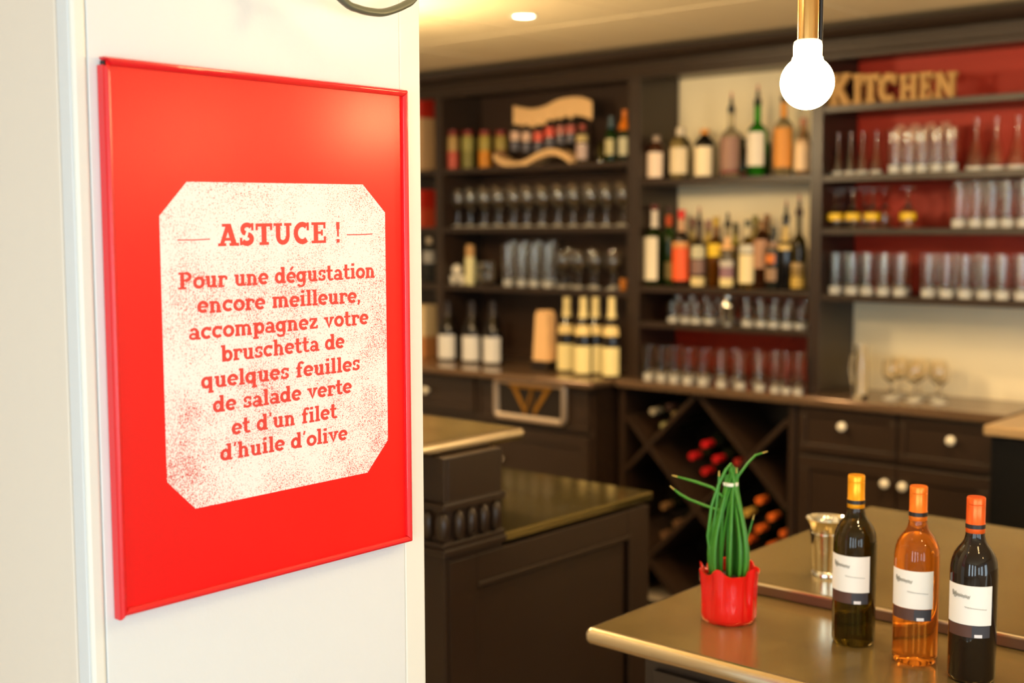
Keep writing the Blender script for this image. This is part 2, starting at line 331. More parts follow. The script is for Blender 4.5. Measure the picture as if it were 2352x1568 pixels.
def text_mesh(chars, table, y0, z0, y1, z1, h, x, tilt=0):
    tot = sum(table[c][0] for c in chars); m = MB(); pen = 0
    sy = (y1-y0)/tot
    for c in chars:
        adv, strokes = table[c]; jit = random.uniform(-.03, .03)
        for si, (_, pts, w) in enumerate(strokes):
            def fn(a, bb, pen=pen, jit=jit):
                q = pen+a; return (x, y0+q*sy, z0+(z1-z0)*q/tot+(bb+jit)*h)
            # widths are scaled by the x-height; sy/h keeps the horizontal fit
            ribbon(m, pts, w, fn, (1, 0, 0), .0002+.00004*si)
        pen += adv
    return m
LX = PX+.0105
def esc(s): return ['E^' if c == 'é' else c for c in s]
LINES = [("Pour une dégustation", .9035, 1.5462, 1.2345, 1.5507, .0150), ("encore meilleure,", .9305, 1.5148, 1.2065, 1.5167, .0150),
 ("accompagnez votre", .9165, 1.4820, 1.2205, 1.4845, .0150), ("bruschetta de", .9645, 1.4510, 1.1745, 1.4535, .0148),
 ("quelques feuilles", .9335, 1.4184, 1.2030, 1.4201, .0148), ("de salade verte", .9505, 1.3868, 1.1870, 1.3885, .0148),
 ("et d'un filet", .9785, 1.3544, 1.1585, 1.3556, .0148), ("d'huile d'olive", .9600, 1.3225, 1.1775, 1.3230, .0148)]
for s, y0, z0, y1, z1, h in LINES: child(text_mesh(esc(s), GL, y0, z0, y1, z1, h, LX), 'text_line', ml, po)
child(text_mesh(list('ASTUCE !'), CP, .9645, 1.5995, 1.1725, 1.6025, .0285, LX), 'headline', ml, po)
for a, bb in (((.904, 1.6074), (.9523, 1.6081)), ((1.1813, 1.6123), (1.23, 1.6132))):
    m = MB(); ribbon(m, [a, ((a[0]+bb[0])/2, (a[1]+bb[1])/2-.0004), bb], .0014, lambda y, z: (LX, y, z), (1, 0, 0), .0002); child(m, 'dash', ml, po)

# ---------------------------------------------------------------- wall lamp above the poster
wl = thing('wall_lamp', (PX, 1.04, 2.06), 'grey wall lamp with a looping swan neck arm above the red poster', 'wall lamp')
g = at(628, -4, 0, PX+.03)
m = MB().lathe([(0, 0), (.045, 0), (.045, .008), (.03, .016), (0, .018)], 28); m.v = [(PX+z, 1.04+x, 2.06+y) for x, y, z in m.v]
child(m, 'wall_plate', M_steel, wl)
arm = [(PX+.015, 1.04, 2.05), (PX+.05, 1.05, 2.0), (PX+.05, 1.09, 1.962)]
for u, v in ((790, 3), (822, 20), (850, 27), (878, 29), (905, 22), (930, 11), (950, -4)): p = at(u, v, 0, PX+.05); arm.append((p.x, p.y, p.z))
arm += [(PX+.055, 1.315, 1.99), (PX+.07, 1.30, 2.05), (PX+.11, 1.24, 2.10), (PX+.16, 1.17, 2.11)]
sm = []
for i in range(len(arm)-1):                                       # Catmull-Rom smoothing
    p0, p1, p2, p3 = [Vector(arm[max(0, min(len(arm)-1, k))]) for k in (i-1, i, i+1, i+2)]
    for t in (0, .25, .5, .75): sm.append(.5*((2*p1)+(-p0+p2)*t+(2*p0-5*p1+4*p2-p3)*t*t+(-p0+3*p1-3*p2+p3)*t*t*t))
sm.append(Vector(arm[-1]))
child(MB().tube(sm, .0056, 12), 'arm', M_wire, wl)
child(MB().lathe([(0, 0), (.007, .003), (.0095, .010), (.007, .018), (.005, .03), (.005, .12), (0, .12)], 18, (g.x, g.y, g.z)), 'finial', M_brass, wl)
lb = (PX+.165, 1.17, 2.10)
child(MB().lathe([(0, .028), (.02, .028), (.02, .075), (.012, .085), (0, .085)], 24, lb), 'socket', M_wire, wl)
child(MB().lathe([(0, -.04)] + [(.04*math.sin(PI*i/16), -.04*math.cos(PI*i/16)) for i in range(1, 14)] + [(.018, .03), (0, .03)], 28, lb), 'globe', mat('wall_globe', (255, 230, 190), .3, emit=26, ecol=(1, .66, .30)), wl)

# ---------------------------------------------------------------- pendant
pc = at(1854, 190, 1, 1.655); R = .0385; pcx, pcy, pcz = pc
pd = thing('pendant_lamp', (pcx, pcy, CEIL), 'lit round globe bulb hanging on a brass tube from the ceiling', 'lamp')
def pendant_parts(pc, pd):
    gp = [(0, -R)] + [(R*math.sin(a), -R*math.cos(a)) for a in [PI*i/20 for i in range(1, 17)]] + [(.0215, .036)]
    child(MB().lathe(gp, 36, pc), 'globe', M_bulb, pd)
    child(MB().lathe([(0, .030), (.0205, .030), (.0208, .052), (.0195, .058), (.016, .0605), (0, .0605)], 32, pc), 'collar', M_sock, pd)
    child(MB().lathe([(0, .060), (.0152, .060), (.0152, .30), (.012, .31), (0, .31)], 28, pc), 'socket_tube', M_brass, pd)
    child(MB().tube([pc+Vector((0, 0, .3)), pc+Vector((0, 0, CEIL-pcz-.02))], .0035, 10), 'cord', M_black, pd)
    side = Vector((RIGHT.x, RIGHT.y, 0)).normalized()
    child(MB().tube([pc+side*.0185+Vector((0, 0, .055)), pc+side*.0185+Vector((0, 0, .20)), pc+side*.01+Vector((0, 0, .33)), pc+Vector((0, 0, .4))], .0028, 8), 'side_wire', M_wood2, pd)
    child(MB().lathe([(0, CEIL-pcz-.03), (.045, CEIL-pcz-.028), (.05, CEIL-pcz), (0, CEIL-pcz)], 28, pc), 'canopy', M_brass, pd)
pendant_parts(pc, pd)
for x, lab in ((-.27, 'second pendant bulb, added fill light over the zinc counter, right of the framed view'), (.34, 'third pendant bulb, added fill light over the zinc counter, farthest right')):  # two more pendants, added out of view to light the ceiling
    p = Vector((x, 1.655, pcz)); pcz = p.z
    pendant_parts(p, thing('pendant_lamp', (x, 1.655, CEIL), lab, 'lamp'))

M_big = mat('added_globe', (255, 235, 200), .3, emit=140, ecol=(1, .74, .40))  # unseen globes added to brighten and warm the ceiling
for x, y, lab in ((-2.45, 2.15, 'unseen globe lamp added for light over the bar counter, behind the white pillar'), (-3.25, 2.85, 'unseen globe lamp added for light near the far shelves, behind the white pillar'),
                  (-.55, 3.3, 'unseen globe lamp added for light over the right end of the back bar')):
    p = Vector((x, y, 2.08)); t = thing('added_globe_lamp', (x, y, CEIL), lab, 'lamp')
    child(MB().lathe([(0, -.09)] + [(.09*math.sin(PI*i/16), -.09*math.cos(PI*i/16)) for i in range(1, 15)] + [(.03, .087), (0, .087)], 28, p), 'globe', M_big, t)
    child(MB().lathe([(0, .085), (.032, .085), (.032, .12), (0, .12)], 24, p), 'collar', M_brass, t)
    child(MB().tube([p+Vector((0, 0, .11)), p+Vector((0, 0, .295))], .004, 8), 'cord', M_black, t)

def downlight(x, y, lab, en=70):
    t = thing('ceiling_spotlight', (x, y, CEIL), lab, 'ceiling light', 'recessed ceiling spotlights')
    MB().lathe([(.036, -.001), (.046, -.004), (.050, 0), (.036, 0)], 28).build('trim_ring', M_trim, t)
    MB().lathe([(0, -.0015), (.036, -.0015), (.036, 0)], 28).build('lens', M_down, t)
    l = D.lights.new('spot', 'SPOT'); l.energy = en; l.color = WARM; l.spot_size = math.radians(110); l.spot_blend = .7; l.shadow_soft_size = .04
    o = D.objects.new('spot', l); COL.objects.link(o); o.location = (x, y, CEIL-.02)
downlight(-2.995, 3.498, 'round recessed ceiling spotlight, lit, above the bar shelves')
for x, y, lab in ((-1.4, 3.45, 'unseen ceiling spotlight added for warm light above the right hand shelves'), (-4.6, 3.5, 'unseen ceiling spotlight added for warm light behind the pillar'),
             (-3.0, 1.9, 'unseen ceiling spotlight added for warm light above the bar counter'), (-.2, 1.5, 'unseen ceiling spotlight added for warm light above the zinc counter'), (.5, -.6, 'unseen ceiling spotlight added for warm light over the dining side')):
    downlight(x, y, lab, 25 if y < 2 else 80)  # these spots are added out of view for extra warm light

# ---------------------------------------------------------------- back bar shelving
YF, YB = 4.50, 4.80
ZC = .965
XU = [(-5.45, -5.40), (-4.438, -4.388), (-3.261, -3.195), (-2.382, -2.332), (-1.20, -1.14)]
def unit(k, shelves, label, backs):
    x0, x1 = XU[k][1], XU[k+1][0]
    t = thing('shelf_unit', ((x0+x1)/2, YF, ZC), label, 'shelf unit')
    xa = x0-.0245 if k else x0-.05; xb = x1+.0245 if k < 3 else x1+.06
    xa = (XU[k][0]+XU[k][1])/2 if k else XU[k][0]; xb = (XU[k+1][0]+XU[k+1][1])/2 if k < 3 else XU[k+1][1]
    child(B(xa, x0, YF, YB-.001, ZC+.001, 2.30), 'side_panel', M_wood, t, .002)
    child(B(x1, xb-.0005, YF, YB-.001, ZC+.001, 2.30), 'side_panel', M_wood, t, .002)
    for z in shelves: child(B(x0+.001, x1-.001, YF+.004, YB-.012, z-.026, z), 'shelf', M_wood, t, .002)
    for z0, z1, m in backs: child(B(x0+.001, x1-.001, YB-.010, YB-.001, z0, z1), 'back_panel', m, t)
    child(B(x0+.001, x1-.001, YF+.002, YF+.02, 2.262, 2.30), 'top_rail', M_wood, t)
    return t
ZL = [1.915, 1.628, 1.345]; ZM = [1.83, 1.37, 1.215]; ZR = [2.087, 1.822, 1.618, 1.361]
unit(0, ZL, 'dark shelf unit at the far end, half hidden behind the white pillar', [(ZC+.002, 2.3, M_wood2)])
unit(1, ZL, 'dark wood shelf unit holding the wavy bottle rack and wine bottles', [(ZC+.002, 2.3, mat('brown_back', (60, 42, 30), .5))])
unit(2, ZM, 'tall middle shelf unit full of spirit bottles, cream wall behind', [(ZC+.002, ZM[1]-.026, M_red)])
unit(3, ZR, 'dark shelf unit under the wooden word sign with red back panel', [(ZR[3]-.02, 2.3, M_red)])
co = MB()
prof = [(YB, 2.28), (YF-.004, 2.28), (YF-.008, 2.285), (YF-.008, 2.322), (YF+.010, 2.326), (YF+.010, 2.335), (YF-.02, 2.338), (YF-.045, 2.35), (YF-.055, 2.366), (YF-.06, 2.379), (YB, 2.379)]
co.prism([(y, z) for y, z in prof], lambda y, z: (-6.0, y, z), (1, 0, 0), 4.9)
tag(co.build('trim_1', M_wood), kind='structure')

# ---------------------------------------------------------------- back counters and base cabinets
def top(name, x0, x1, y0, y1, z, th, label, m=M_counter, edge=None, r=.012):
    t = B(x0, x1, y0, y1, z-th, z).build(name, m, None, r)
    t.modifiers['bevel'].segments = 4
    return tag(t, label, 'worktop')
top('worktop', -6.0, -3.262, 4.245, 4.80, ZC, .032, 'dark polished worktop carrying the wine bottles, with brass-lit front edge')
top('worktop', -3.255, -1.56, 4.405, 4.80, ZC, .034, 'dark worktop above the wine rack with rows of drinking glasses', r=.006)
top('worktop', -1.545, -.2, 4.145, 4.80, ZC, .034, 'lighter deep worktop at the right, over the black appliance', mat('pale_worktop', (168, 138, 98), .3, metal=.2, vary=.06), r=.006)
def knob(p, parent, mt=M_china, s=1.):
    m = MB().lathe([(0, 0), (.007*s, 0), (.006*s, .012*s), (.012*s, .015*s), (.0175*s, .022*s), (.0165*s, .030*s), (.009*s, .035*s), (0, .036*s)], 20)
    m.v = [(p[0]+x, p[1]-z, p[2]+y) for x, y, z in m.v]; m.f = [q[::-1] for q in m.f]
    L = parent.matrix_world.translation if parent.parent is None else None
    base = Vector(parent.location) + (Vector(parent.parent.location) if parent.parent else Vector((0, 0, 0)))
    m.v = [tuple(Vector(q)-base) for q in m.v]
    return m.build('knob', mt, parent)
def front(t, name, x0, x1, z0, z1, y, m=M_wood, rail=.05, knobs=()):     # framed, recessed front facing -Y ; own origin at root
    mb = MB().box(x0, x1, y, y+.018, z0, z1)
    r = rail
    mb.box(x0, x1, y-.008, y, z0, z0+r); mb.box(x0, x1, y-.008, y, z1-r, z1); mb.box(x0, x0+r, y-.008, y, z0+r, z1-r); mb.box(x1-r, x1, y-.008, y, z0+r, z1-r)
    o = child(mb, name, m, t, .0015)
    for k in knobs:
        kk = knob((k[0], y-.006, k[1]), t); kk.parent = o
    return o
# left base cabinet
bl = thing('base_cabinet', (-4.3, 4.3, 0), 'dark base cabinet with a metal emblem plate, under the wine bottle worktop', 'cabinet')
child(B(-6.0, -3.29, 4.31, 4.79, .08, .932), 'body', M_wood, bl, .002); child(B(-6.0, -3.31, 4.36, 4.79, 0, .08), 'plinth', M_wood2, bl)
for x0, x1 in ((-5.1, -4.52), (-4.5, -3.99)):
    front(bl, 'drawer', x0, x1, .76, .92, 4.298, knobs=[(-4.289, .843)] if x1 > -4 else [((x0+x1)/2, .843)], rail=.025)
front(bl, 'drawer', -3.97, -3.31, .735, .92, 4.298, rail=.02)
for x0, x1, kx in ((-5.1, -4.52, -4.58), (-4.5, -3.92, -4.0), (-3.90, -3.31, -3.817)):
    front(bl, 'door', x0, x1, .10, .715, 4.298, knobs=[(kx, .563)])
ea, eb = at(1137, 880, 1, 4.285), at(1302, 968, 1, 4.285)
ep = thing('emblem_plate', ((ea.x+eb.x)/2, 4.285, eb.z), 'rounded metal frame with a W shaped emblem on the drawer front', 'plate')
ex0, ex1, ez0, ez1 = ea.x, eb.x, at(1220, 968, 1, 4.285).z, at(1220, 872, 1, 4.285).z
def rrect(x0, x1, z0, z1, r, n=6):
    out = []
    for cx, cz, a in ((x1-r, z1-r, 0), (x0+r, z1-r, 90), (x0+r, z0+r, 180), (x1-r, z0+r, 270)):
        out += [(cx+r*math.cos(math.radians(a+90*i/n)), cz+r*math.sin(math.radians(a+90*i/n))) for i in range(n+1)]
    return out
path = [(x, 4.283, z) for x, z in rrect(ex0+.012, ex1-.012, ez0+.012, ez1-.012, .02)]; path.append(path[0])
child(MB().tube(path, .0155, 10), 'rim', mat('plate_metal', (214, 196, 176), .3, metal=.8), ep)
child(MB().prism(rrect(ex0+.012, ex1-.012, ez0+.012, ez1-.012, .02), lambda x, z: (x, 4.284, z), (0, 1, 0), .006), 'plate', M_wood2, ep)
mw = MB(); xm = (ex0+ex1)/2; w_ = (ex1-ex0)*.30; h0, h1 = ez0+.04, ez1-.035
ribbon(mw, [(xm-w_*.75, h1), (xm-w_*.2, h0), (xm+w_*.12, h1), (xm+w_*.2, h0), (xm+w_*.85, h1)], .024, lambda x, z: (x, 4.283, z), (0, -1, 0), .004)
mw.box(xm-w_*.95, xm+w_, 4.277, 4.283, h1-.004, h1+.014)
child(mw, 'emblem', mat('plate_gold', (170, 120, 40), .4, metal=.6), ep)

# wine rack
rk = thing('wine_rack', (-2.85, YF, 0), 'dark lattice wine rack of crossed boards below the middle worktop', 'wine rack')
RX0, RX1, RZ0, RZ1, YR = -3.225, -2.425, .0, .93, 4.44
child(B(RX0-.03, RX0, YR, 4.79, RZ0, RZ1), 'side_panel', M_wood, rk, .002); child(B(RX1, RX1+.03, YR, 4.79, RZ0, RZ1), 'side_panel', M_wood, rk, .002)
child(B(RX0, RX1, 4.775, 4.79, RZ0, RZ1), 'back_panel', M_wood2, rk)
N0x, N0z, S = -2.855, .930, .2475
def diag(sign, c):       # board along x = c + sign*z clipped to the frame
    pts = []
    for i in range(401):
        z = RZ0+.002 + (RZ1-RZ0-.004)*i/400; x = c + sign*(z-N0z)
        if RX0+.004 <= x <= RX1-.004: pts.append((x, z))
    if len(pts) < 30: return
    a, b2 = Vector(pts[0]), Vector(pts[-1]); d = (b2-a).normalized(); n = Vector((-d.y, d.x))*.010
    child(MB().prism([a+n, b2+n, b2-n, a-n], lambda x, z: (x, YR+(.001 if sign > 0 else 0), z), (0, 1, 0), .32), 'lattice_board', M_wood, rk)
for k in range(-4, 5):
    diag(1, N0x+2*S*k); diag(-1, N0x+2*S*k)
# right base cabinet
br = thing('base_cabinet', (-2.0, YF, 0), 'dark base cabinet with white knobs on drawers and doors, right of the wine rack', 'cabinet')
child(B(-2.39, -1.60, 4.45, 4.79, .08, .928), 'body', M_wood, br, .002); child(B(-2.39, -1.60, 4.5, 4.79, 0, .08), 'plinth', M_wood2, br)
YK = 4.438
k1, k2, k3, k4 = at(1933, 980, 1, YK-.03), at(2183, 1012, 1, YK-.03), at(2038, 1112, 1, YK-.03), at(2065, 1117, 1, YK-.03)
xmid = (k3.x+k4.x)/2
front(br, 'drawer', -2.375, xmid-.005, .75, .92, YK, knobs=[(k1.x, k1.z)], rail=.03)
front(br, 'drawer', xmid+.005, -1.615, .75, .92, YK, knobs=[(k2.x, k2.z)], rail=.03)
front(br, 'door', -2.375, xmid-.003, .10, .73, YK, knobs=[(k3.x-.012, k3.z)])
front(br, 'door', xmid+.003, -1.615, .10, .73, YK, knobs=[(k4.x+.012, k4.z)])
fr = thing('undercounter_fridge', (-1.2, 4.2, 0), 'black under-counter appliance with a steel rail, below the pale worktop', 'appliance')
child(B(-1.53, -.9, 4.20, 4.79, .02, .93), 'body', M_black, fr, .004)
child(B(-1.53, -.9, 4.175, 4.198, .60, .925), 'door', M_black, fr, .004)
child(B(-1.525, -.905, 4.16, 4.198, .565, .592), 'rail', mat('dull_rail', (120, 98, 70), .35, metal=.8), fr, .004)
child(MB().box(-1.53, -.9, 4.175, 4.198, .515, .563).box(-1.53, -1.47, 4.175, 4.198, .06, .513).box(-.96, -.9, 4.175, 4.198, .06, .513), 'lower_door', M_wood, fr, .003)

# ---------------------------------------------------------------- bar counter (left) with raised service top
XB, YT0, YT1 = -1.995, 2.06, 2.245
bc = thing('bar_counter', (-2.3, 2.1, 0), 'dark panelled bar counter with carved moulding, beside the white pillar', 'bar counter')
child(B(-4.4, XB-.012, YT0, 2.86, 0, .85), 'body', M_wood, bc, .002)
child(B(-4.4, XB, YT0-.004, YT1, .85, 1.0952), 'riser', M_wood, bc, .003)
# end face with framed panel (plane X = XB)
pn = MB().box(XB-.012, XB-.006, YT0, 2.86, 0, .85)
pz = at(1300, 1272, 0, XB).z
py0, py1 = at(1095, 1350, 0, XB).y, at(1440, 1300, 0, XB).y
pn.box(XB-.006, XB+.003, YT0-.004, py0, 0, .85); pn.box(XB-.006, XB+.003, py1, 2.86, 0, .85); pn.box(XB-.006, XB+.003, py0, py1, pz, .85); pn.box(XB-.006, XB+.003, py0, py1, 0, .10)
child(pn, 'end_panel', M_wood, bc, .002)
child(B(XB-.006, XB+.008, py0, py1, pz-.012, pz), 'panel_molding', M_wood, bc, .002)
child(B(XB-.006, XB+.008, py1, py1+.012, .1, pz), 'panel_molding', M_wood, bc, .002)
fp = MB().box(-4.4, XB, YT0-.016, YT0-.004, 0, 1.0952)
child(fp, 'front_panel', M_wood, bc, .002)
mo = MB(); mo.box(-4.4, XB+.012, YT0-.03, YT1, .972, .990); mo.box(-4.4, XB+.016, YT0-.034, YT1, .868, .884); mo.box(-4.4, XB+.010, YT0-.028, YT1, .884, .898)
child(mo, 'molding', M_wood, bc, .003)
def bead(p):
    m = MB(); prof = [(0, -.036)] + [(.017*math.sin(a)**.8, -.036*math.cos(a)) for a in [PI*i/8 for i in range(1, 8)]] + [(0, .036)]
    m.lathe(prof, 12, p); return child(m, 'carved_bead', M_wood, bc)
for y in (2.085, 2.128, 2.171, 2.214): bead((XB+.004, y, .934))
for x in (XB-.002, XB-.05, XB-.093, XB-.136, XB-.18, XB-.223): bead((x, YT0-.02, .934))
t = B(-4.4, XB+.005, 2.246, 2.875, .862, .885).build('worktop', mat('dull_zinc', (122, 108, 64), .10, metal=.85, vary=.06, vscale=7), None, .003)
tag(t, 'lower olive zinc worktop of the bar, reflecting the cream-capped bottles', 'worktop')
# raised bar top with rounded nose
ZT_ = 1.125
pA = at(1193, 984, 2, ZT_); tx1 = pA.x; ty1 = at(1190, 978, 2, ZT_).y
t = B(-4.4, tx1, 1.86, ty1, ZT_-.030, ZT_).build('worktop', M_edge, None, .014); t.modifiers['bevel'].segments = 5
tag(t, 'raised bar top with bright rounded metal edge next to the pillar', 'worktop')
B(-4.4, tx1-.02, 1.88, ty1-.02, ZT_-.002, ZT_+.0006).build('inlay', M_zinc, t)

# ---------------------------------------------------------------- foreground counter
zc1 = thing('island_cabinet', (-.3, 2.4, 0), 'dark panelled cabinet under the foreground zinc counter', 'cabinet')
IX0 = -1.335
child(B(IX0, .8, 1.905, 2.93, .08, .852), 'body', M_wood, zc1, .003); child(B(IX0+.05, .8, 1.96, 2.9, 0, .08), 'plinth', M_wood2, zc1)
for i in range(3):
    x0 = IX0+.03+i*.66; front(zc1, 'panel', x0, x0+.62, .11, .80, 1.897, rail=.07)
cst = MB(); y0, y1, yr = 1.795, 2.19, 2.99
def topslab(x0, x1, y0, y1, z0, z1, name, label, r):
    t = B(x0, x1, y0, y1, z0, z1).build(name, M_edge, None, r); t.modifiers['bevel'].segments = 6
    tag(t, label, 'worktop'); return t
t1 = topslab(-1.398, .85, 1.795, 2.99, .853, .885, 'zinc_counter', 'foreground zinc bar counter with bright rounded metal edge, holding three wine bottles', .0145)
B(-1.382, .83, 1.811, 2.19, .884, .8856).build('top_sheet', M_zinc, t1)
ra = B(-1.398, .85, 2.188, 2.99, .8858, .910).build('raised_counter', M_edge, None, .004)
tag(ra, 'raised rear level of the zinc counter, behind the wine bottles', 'worktop')
B(-1.392, .84, 2.195, 2.984, .9095, .9108).build('top_sheet', M_zinc, ra)
B(-1.392, .84, 2.1865, 2.1885, .888, .905).build('riser_face', mat('riser_face', (128, 100, 84), .3, metal=.7), ra)

tag(B(-3.9, -.2, 2.98, 4.43, .0005, .012).build('dark_floor_sheet', M_black, None, .003), 'black sheet added to darken the floor behind the bar, below the wine rack', 'mat')  # added black sheet keeps this floor dark while the rest bounces light
# ---------------------------------------------------------------- bottles
PROF = {  # (radius, height) fractions
 'wine': [(0, 0), (.86, 0), (.97, .012), (1, .03), (1, .60), (.97, .645), (.86, .69), (.66, .73), (.47, .765), (.385, .80), (.36, .85), (.355, .955), (.41, .957), (.41, .985), (.36, 1), (0, 1)],
 'burg': [(0, 0), (.9, 0), (1, .02), (1, .46), (.94, .54), (.78, .63), (.56, .71), (.42, .78), (.36, .84), (.35, 1), (0, 1)],
 'spirit': [(0, 0), (.92, 0), (1, .015), (1, .58), (.96, .63), (.80, .67), (.50, .70), (.36, .73), (.33, .80), (.33, .96), (.38, .965), (.38, 1), (0, 1)],
 'squat': [(0, 0), (.92, 0), (1, .02), (1, .68), (.92, .76), (.6, .82), (.42, .86), (.4, 1), (0, 1)],
 'soft': [(0, 0), (.88, 0), (1, .04), (1, .5), (.9, .58), (.62, .68), (.42, .78), (.36, .9), (.38, 1), (0, 1)]}
def gm(rgb, dark=False):
    k = 'bottle_glass_%d_%d_%d' % rgb
    if sum(rgb) < 130: return mat(k, rgb, .03)
    return mat(k, rgb, .02, trans=.92, ior=1.33)
def pm(rgb, rough=.5): return mat('paint_%d_%d_%d' % rgb, rgb, rough)
LIQ = {}
def bottle(loc, H, Rr, shape, glass, label, labels=(), cap=None, pourer=None, seg=20, name='bottle', group=None, face=-90, cat='bottle', sleeve=None):
    t = thing(name, loc, label, cat, group)
    pr = [(r*Rr, z*H) for r, z in PROF[shape]]
    if cap:
        z0 = cap[0]
    MB().lathe(pr, seg).build('glass_body', gm(glass), t)
    def rad(z):
        for (r0, a), (r1, b2) in zip(pr, pr[1:]):
            if a <= z <= b2 and b2 > a: return r0+(r1-r0)*(z-a)/(b2-a)
        return pr[-2][0]
    for (z0, z1, rgb, half) in labels:
        n = 5; zs = [z0+(z1-z0)*i/n for i in range(n+1)]; zs = [z*H for z in zs]
        p = [(rad(z)+.0009, z) for z in zs]; p = [(p[0][0]-.0006, p[0][1])]+p+[(p[-1][0]-.0006, p[-1][1])]
        if half >= 180: MB().lathe(p, seg).build('label', pm(rgb), t)
        else: MB().lathe(p, 12, a0=math.radians(face-half), a1=math.radians(face+half)).build('label', pm(rgb), t)
    if cap:
        z0, z1, rgb = cap; m = MB(); zs = [z0+(z1-z0)*i/4 for i in range(5)]
        p = [(0, z0*H)]+[(rad(min(z, .999)*H)+.0014, z*H) for z in zs]+[(0, z1*H)]
        m.lathe(p, seg).build('cap', pm(rgb, .35), t)
    if pourer:
        rgb, tip = pourer
        MB().lathe([(0, H*.97), (.015, H*.97), (.015, H+.014), (.008, H+.02), (.006, H+.052), (0, H+.052)], 12).build('pourer', pm(rgb), t)
        if tip: MB().lathe([(0, H+.052), (.0045, H+.052), (.0035, H+.075), (0, H+.075)], 10).build('spout', pm(tip), t)
    return t
def place(u, v, Y, z):       # stand at column u on a shelf of height z, row at depth Y
    return Vector((at(u, v, 1, Y).x, Y, z))
def hgt(u, vtop, Y, z): return at(u, vtop, 1, Y).z - z

# the three bottles in front
FG = [((1957, 1474), (46, 44, 8), (248, 168, 24), 'white wine bottle with yellow capsule, left of the three on the zinc counter', (120, 92, 16)),
      ((2098, 1516), (244, 152, 52), (246, 128, 36), 'clear bottle of amber rose wine with orange capsule on the zinc counter', (238, 150, 60)),
      ((2228, 1558), (26, 17, 12), (240, 100, 34), 'dark red wine bottle with copper orange capsule, rightmost on the zinc counter', (20, 10, 6))]
for (u, v), gl, cp, lab, _ in FG:
    L = at(u, v, 2, .8856); L.y += .004
    H = .302; Rr = .0375
    t = thing('wine_bottle', L, lab, 'bottle', 'wine bottles on the zinc counter')
    pr = [(0, .010), (.55*Rr, .006), (.86*Rr, 0), (.96*Rr, .003), (Rr, .009), (Rr, .176), (.985*Rr, .187), (.935*Rr, .198), (.84*Rr, .208), (.70*Rr, .2165), (.55*Rr, .2235), (.455*Rr, .230), (.40*Rr, .239), (.38*Rr, .25), (.375*Rr, .300), (0, .300)]
    mg = gm(gl)
    if gl[0] == 46:
        mg = mat('olive_glass', (72, 58, 10), .02, trans=.9, ior=1.36); 
    MB().lathe(pr, 64).build('glass_body', mg, t)
    if gl[0] == 26: pass
    def arc(z0, z1, a0, a1, rgb, dr, nm, seg=36, rough=.55):
        MB().lathe([(Rr+dr*.3, z0), (Rr+dr, z0), (Rr+dr, z1), (Rr+dr*.3, z1)], seg, a0=math.radians(a0), a1=math.radians(a1)).build(nm, pm(rgb, rough), t)
    f = -48.8-28
    arc(.099, .163, f-66, f+54, (240, 235, 228), .0009, 'label')
    arc(.079, .098, f-60, f+50, (82, 52, 42), .0007, 'lower_label')
    arc(.079, .098, f+6, f+50, (58, 56, 62), .0010, 'vintage_patch')
    arc(.0795, .0845, f+12, f+30, (232, 226, 228), .0014, 'vintage_mark')
    # faint handwriting on the label
    mk = MB()
    for k, (zz, aa, bb, amp) in enumerate(((.147, -48, 0, .006), (.128, -12, 40, .0016))):
        pts = [(f+aa+(bb-aa)*i/44, zz + amp*math.sin(i*1.9)*(1.0 if i < 14 else .55) - i*.00006) for i in range(45)]
        q = [((Rr+.0011)*math.cos(math.radians(a)), (Rr+.0011)*math.sin(math.radians(a)), z) for a, z in pts]
        mk.tube(q, .00045 if k == 0 else .0003, 5)
    mk.build('script', pm((150, 145, 132)), t)
    cc = .0148
    MB().lathe([(0, .301), (cc-.001, .301), (cc, .299), (cc, .290), (cc-.0006, .2895), (cc, .289), (cc, .259), (cc+.0004, .2585), (cc+.0004, .2435), (cc, .243), (0, .243)], 40).build('capsule', mat('foil_%d' % cp[1], cp, .28, metal=.45), t)
    MB().lathe([(cc+.0003, .2505), (cc+.0008, .2506), (cc+.0008, .2575), (cc+.0003, .2576)], 40).build('capsule_band', pm((32, 28, 30), .4), t)
# shelf bottles ---------------------------------------------------------------
def sb(u, vt, w, Y, z, shape, glass, label, labels=(), cap=None, pourer=None, vb=None, name='bottle', extra=0, group=None):
    p = place(u, 500, Y, z); H = hgt(u, vt, Y, z) - (.06 if pourer else 0)
    return bottle(p, H, w*depth(p)/FPX/2, shape, glass, label, labels, cap, pourer, group=group, name=name)
G1 = 'spirit bottles on the upper middle shelf'; z = ZM[0]; Y = 4.58
sb(1507, 312, 42, Y, z, 'squat', (58, 28, 12), 'short dark liquor bottle with white label and grey cap, leftmost on its shelf', [(.05, .62, (238, 214, 190), 75)], (.86, 1.0, (150, 130, 112)), group=G1)
sb(1562, 296, 48, Y, z, 'squat', (214, 196, 140), 'pale liquor bottle with white cap and cream label, second on the upper middle shelf', [(.1, .62, (226, 206, 168), 70)], (.86, 1.02, (205, 190, 165)), group=G1)
sb(1617, 297, 46, Y, z, 'squat', (18, 14, 10), 'black liquor bottle with orange cap and tall cream label', [(.04, .64, (246, 226, 186), 78)], (.9, 1.0, (215, 140, 40)), group=G1)
sb(1677, 220, 48, Y, z, 'spirit', (214, 208, 190), 'tall clear bottle with black pourer and mauve-brown label', [(.08, .60, (150, 112, 96), 80), (.05, .11, (120, 40, 36), 80)], None, ((16, 14, 12), (190, 110, 90)), group=G1)
sb(1706, 318, 26, 4.68, z, 'wine', (14, 12, 10), 'slim black bottle standing behind, with a red foot label', [(.03, .16, (180, 30, 24), 90)], group=G1)
sb(1737, 203, 46, Y, z, 'spirit', (52, 170, 36), 'tall green glass bottle with white label and dark pourer', [(.14, .60, (228, 216, 196), 70)], None, ((14, 20, 8), (190, 110, 90)), group=G1)
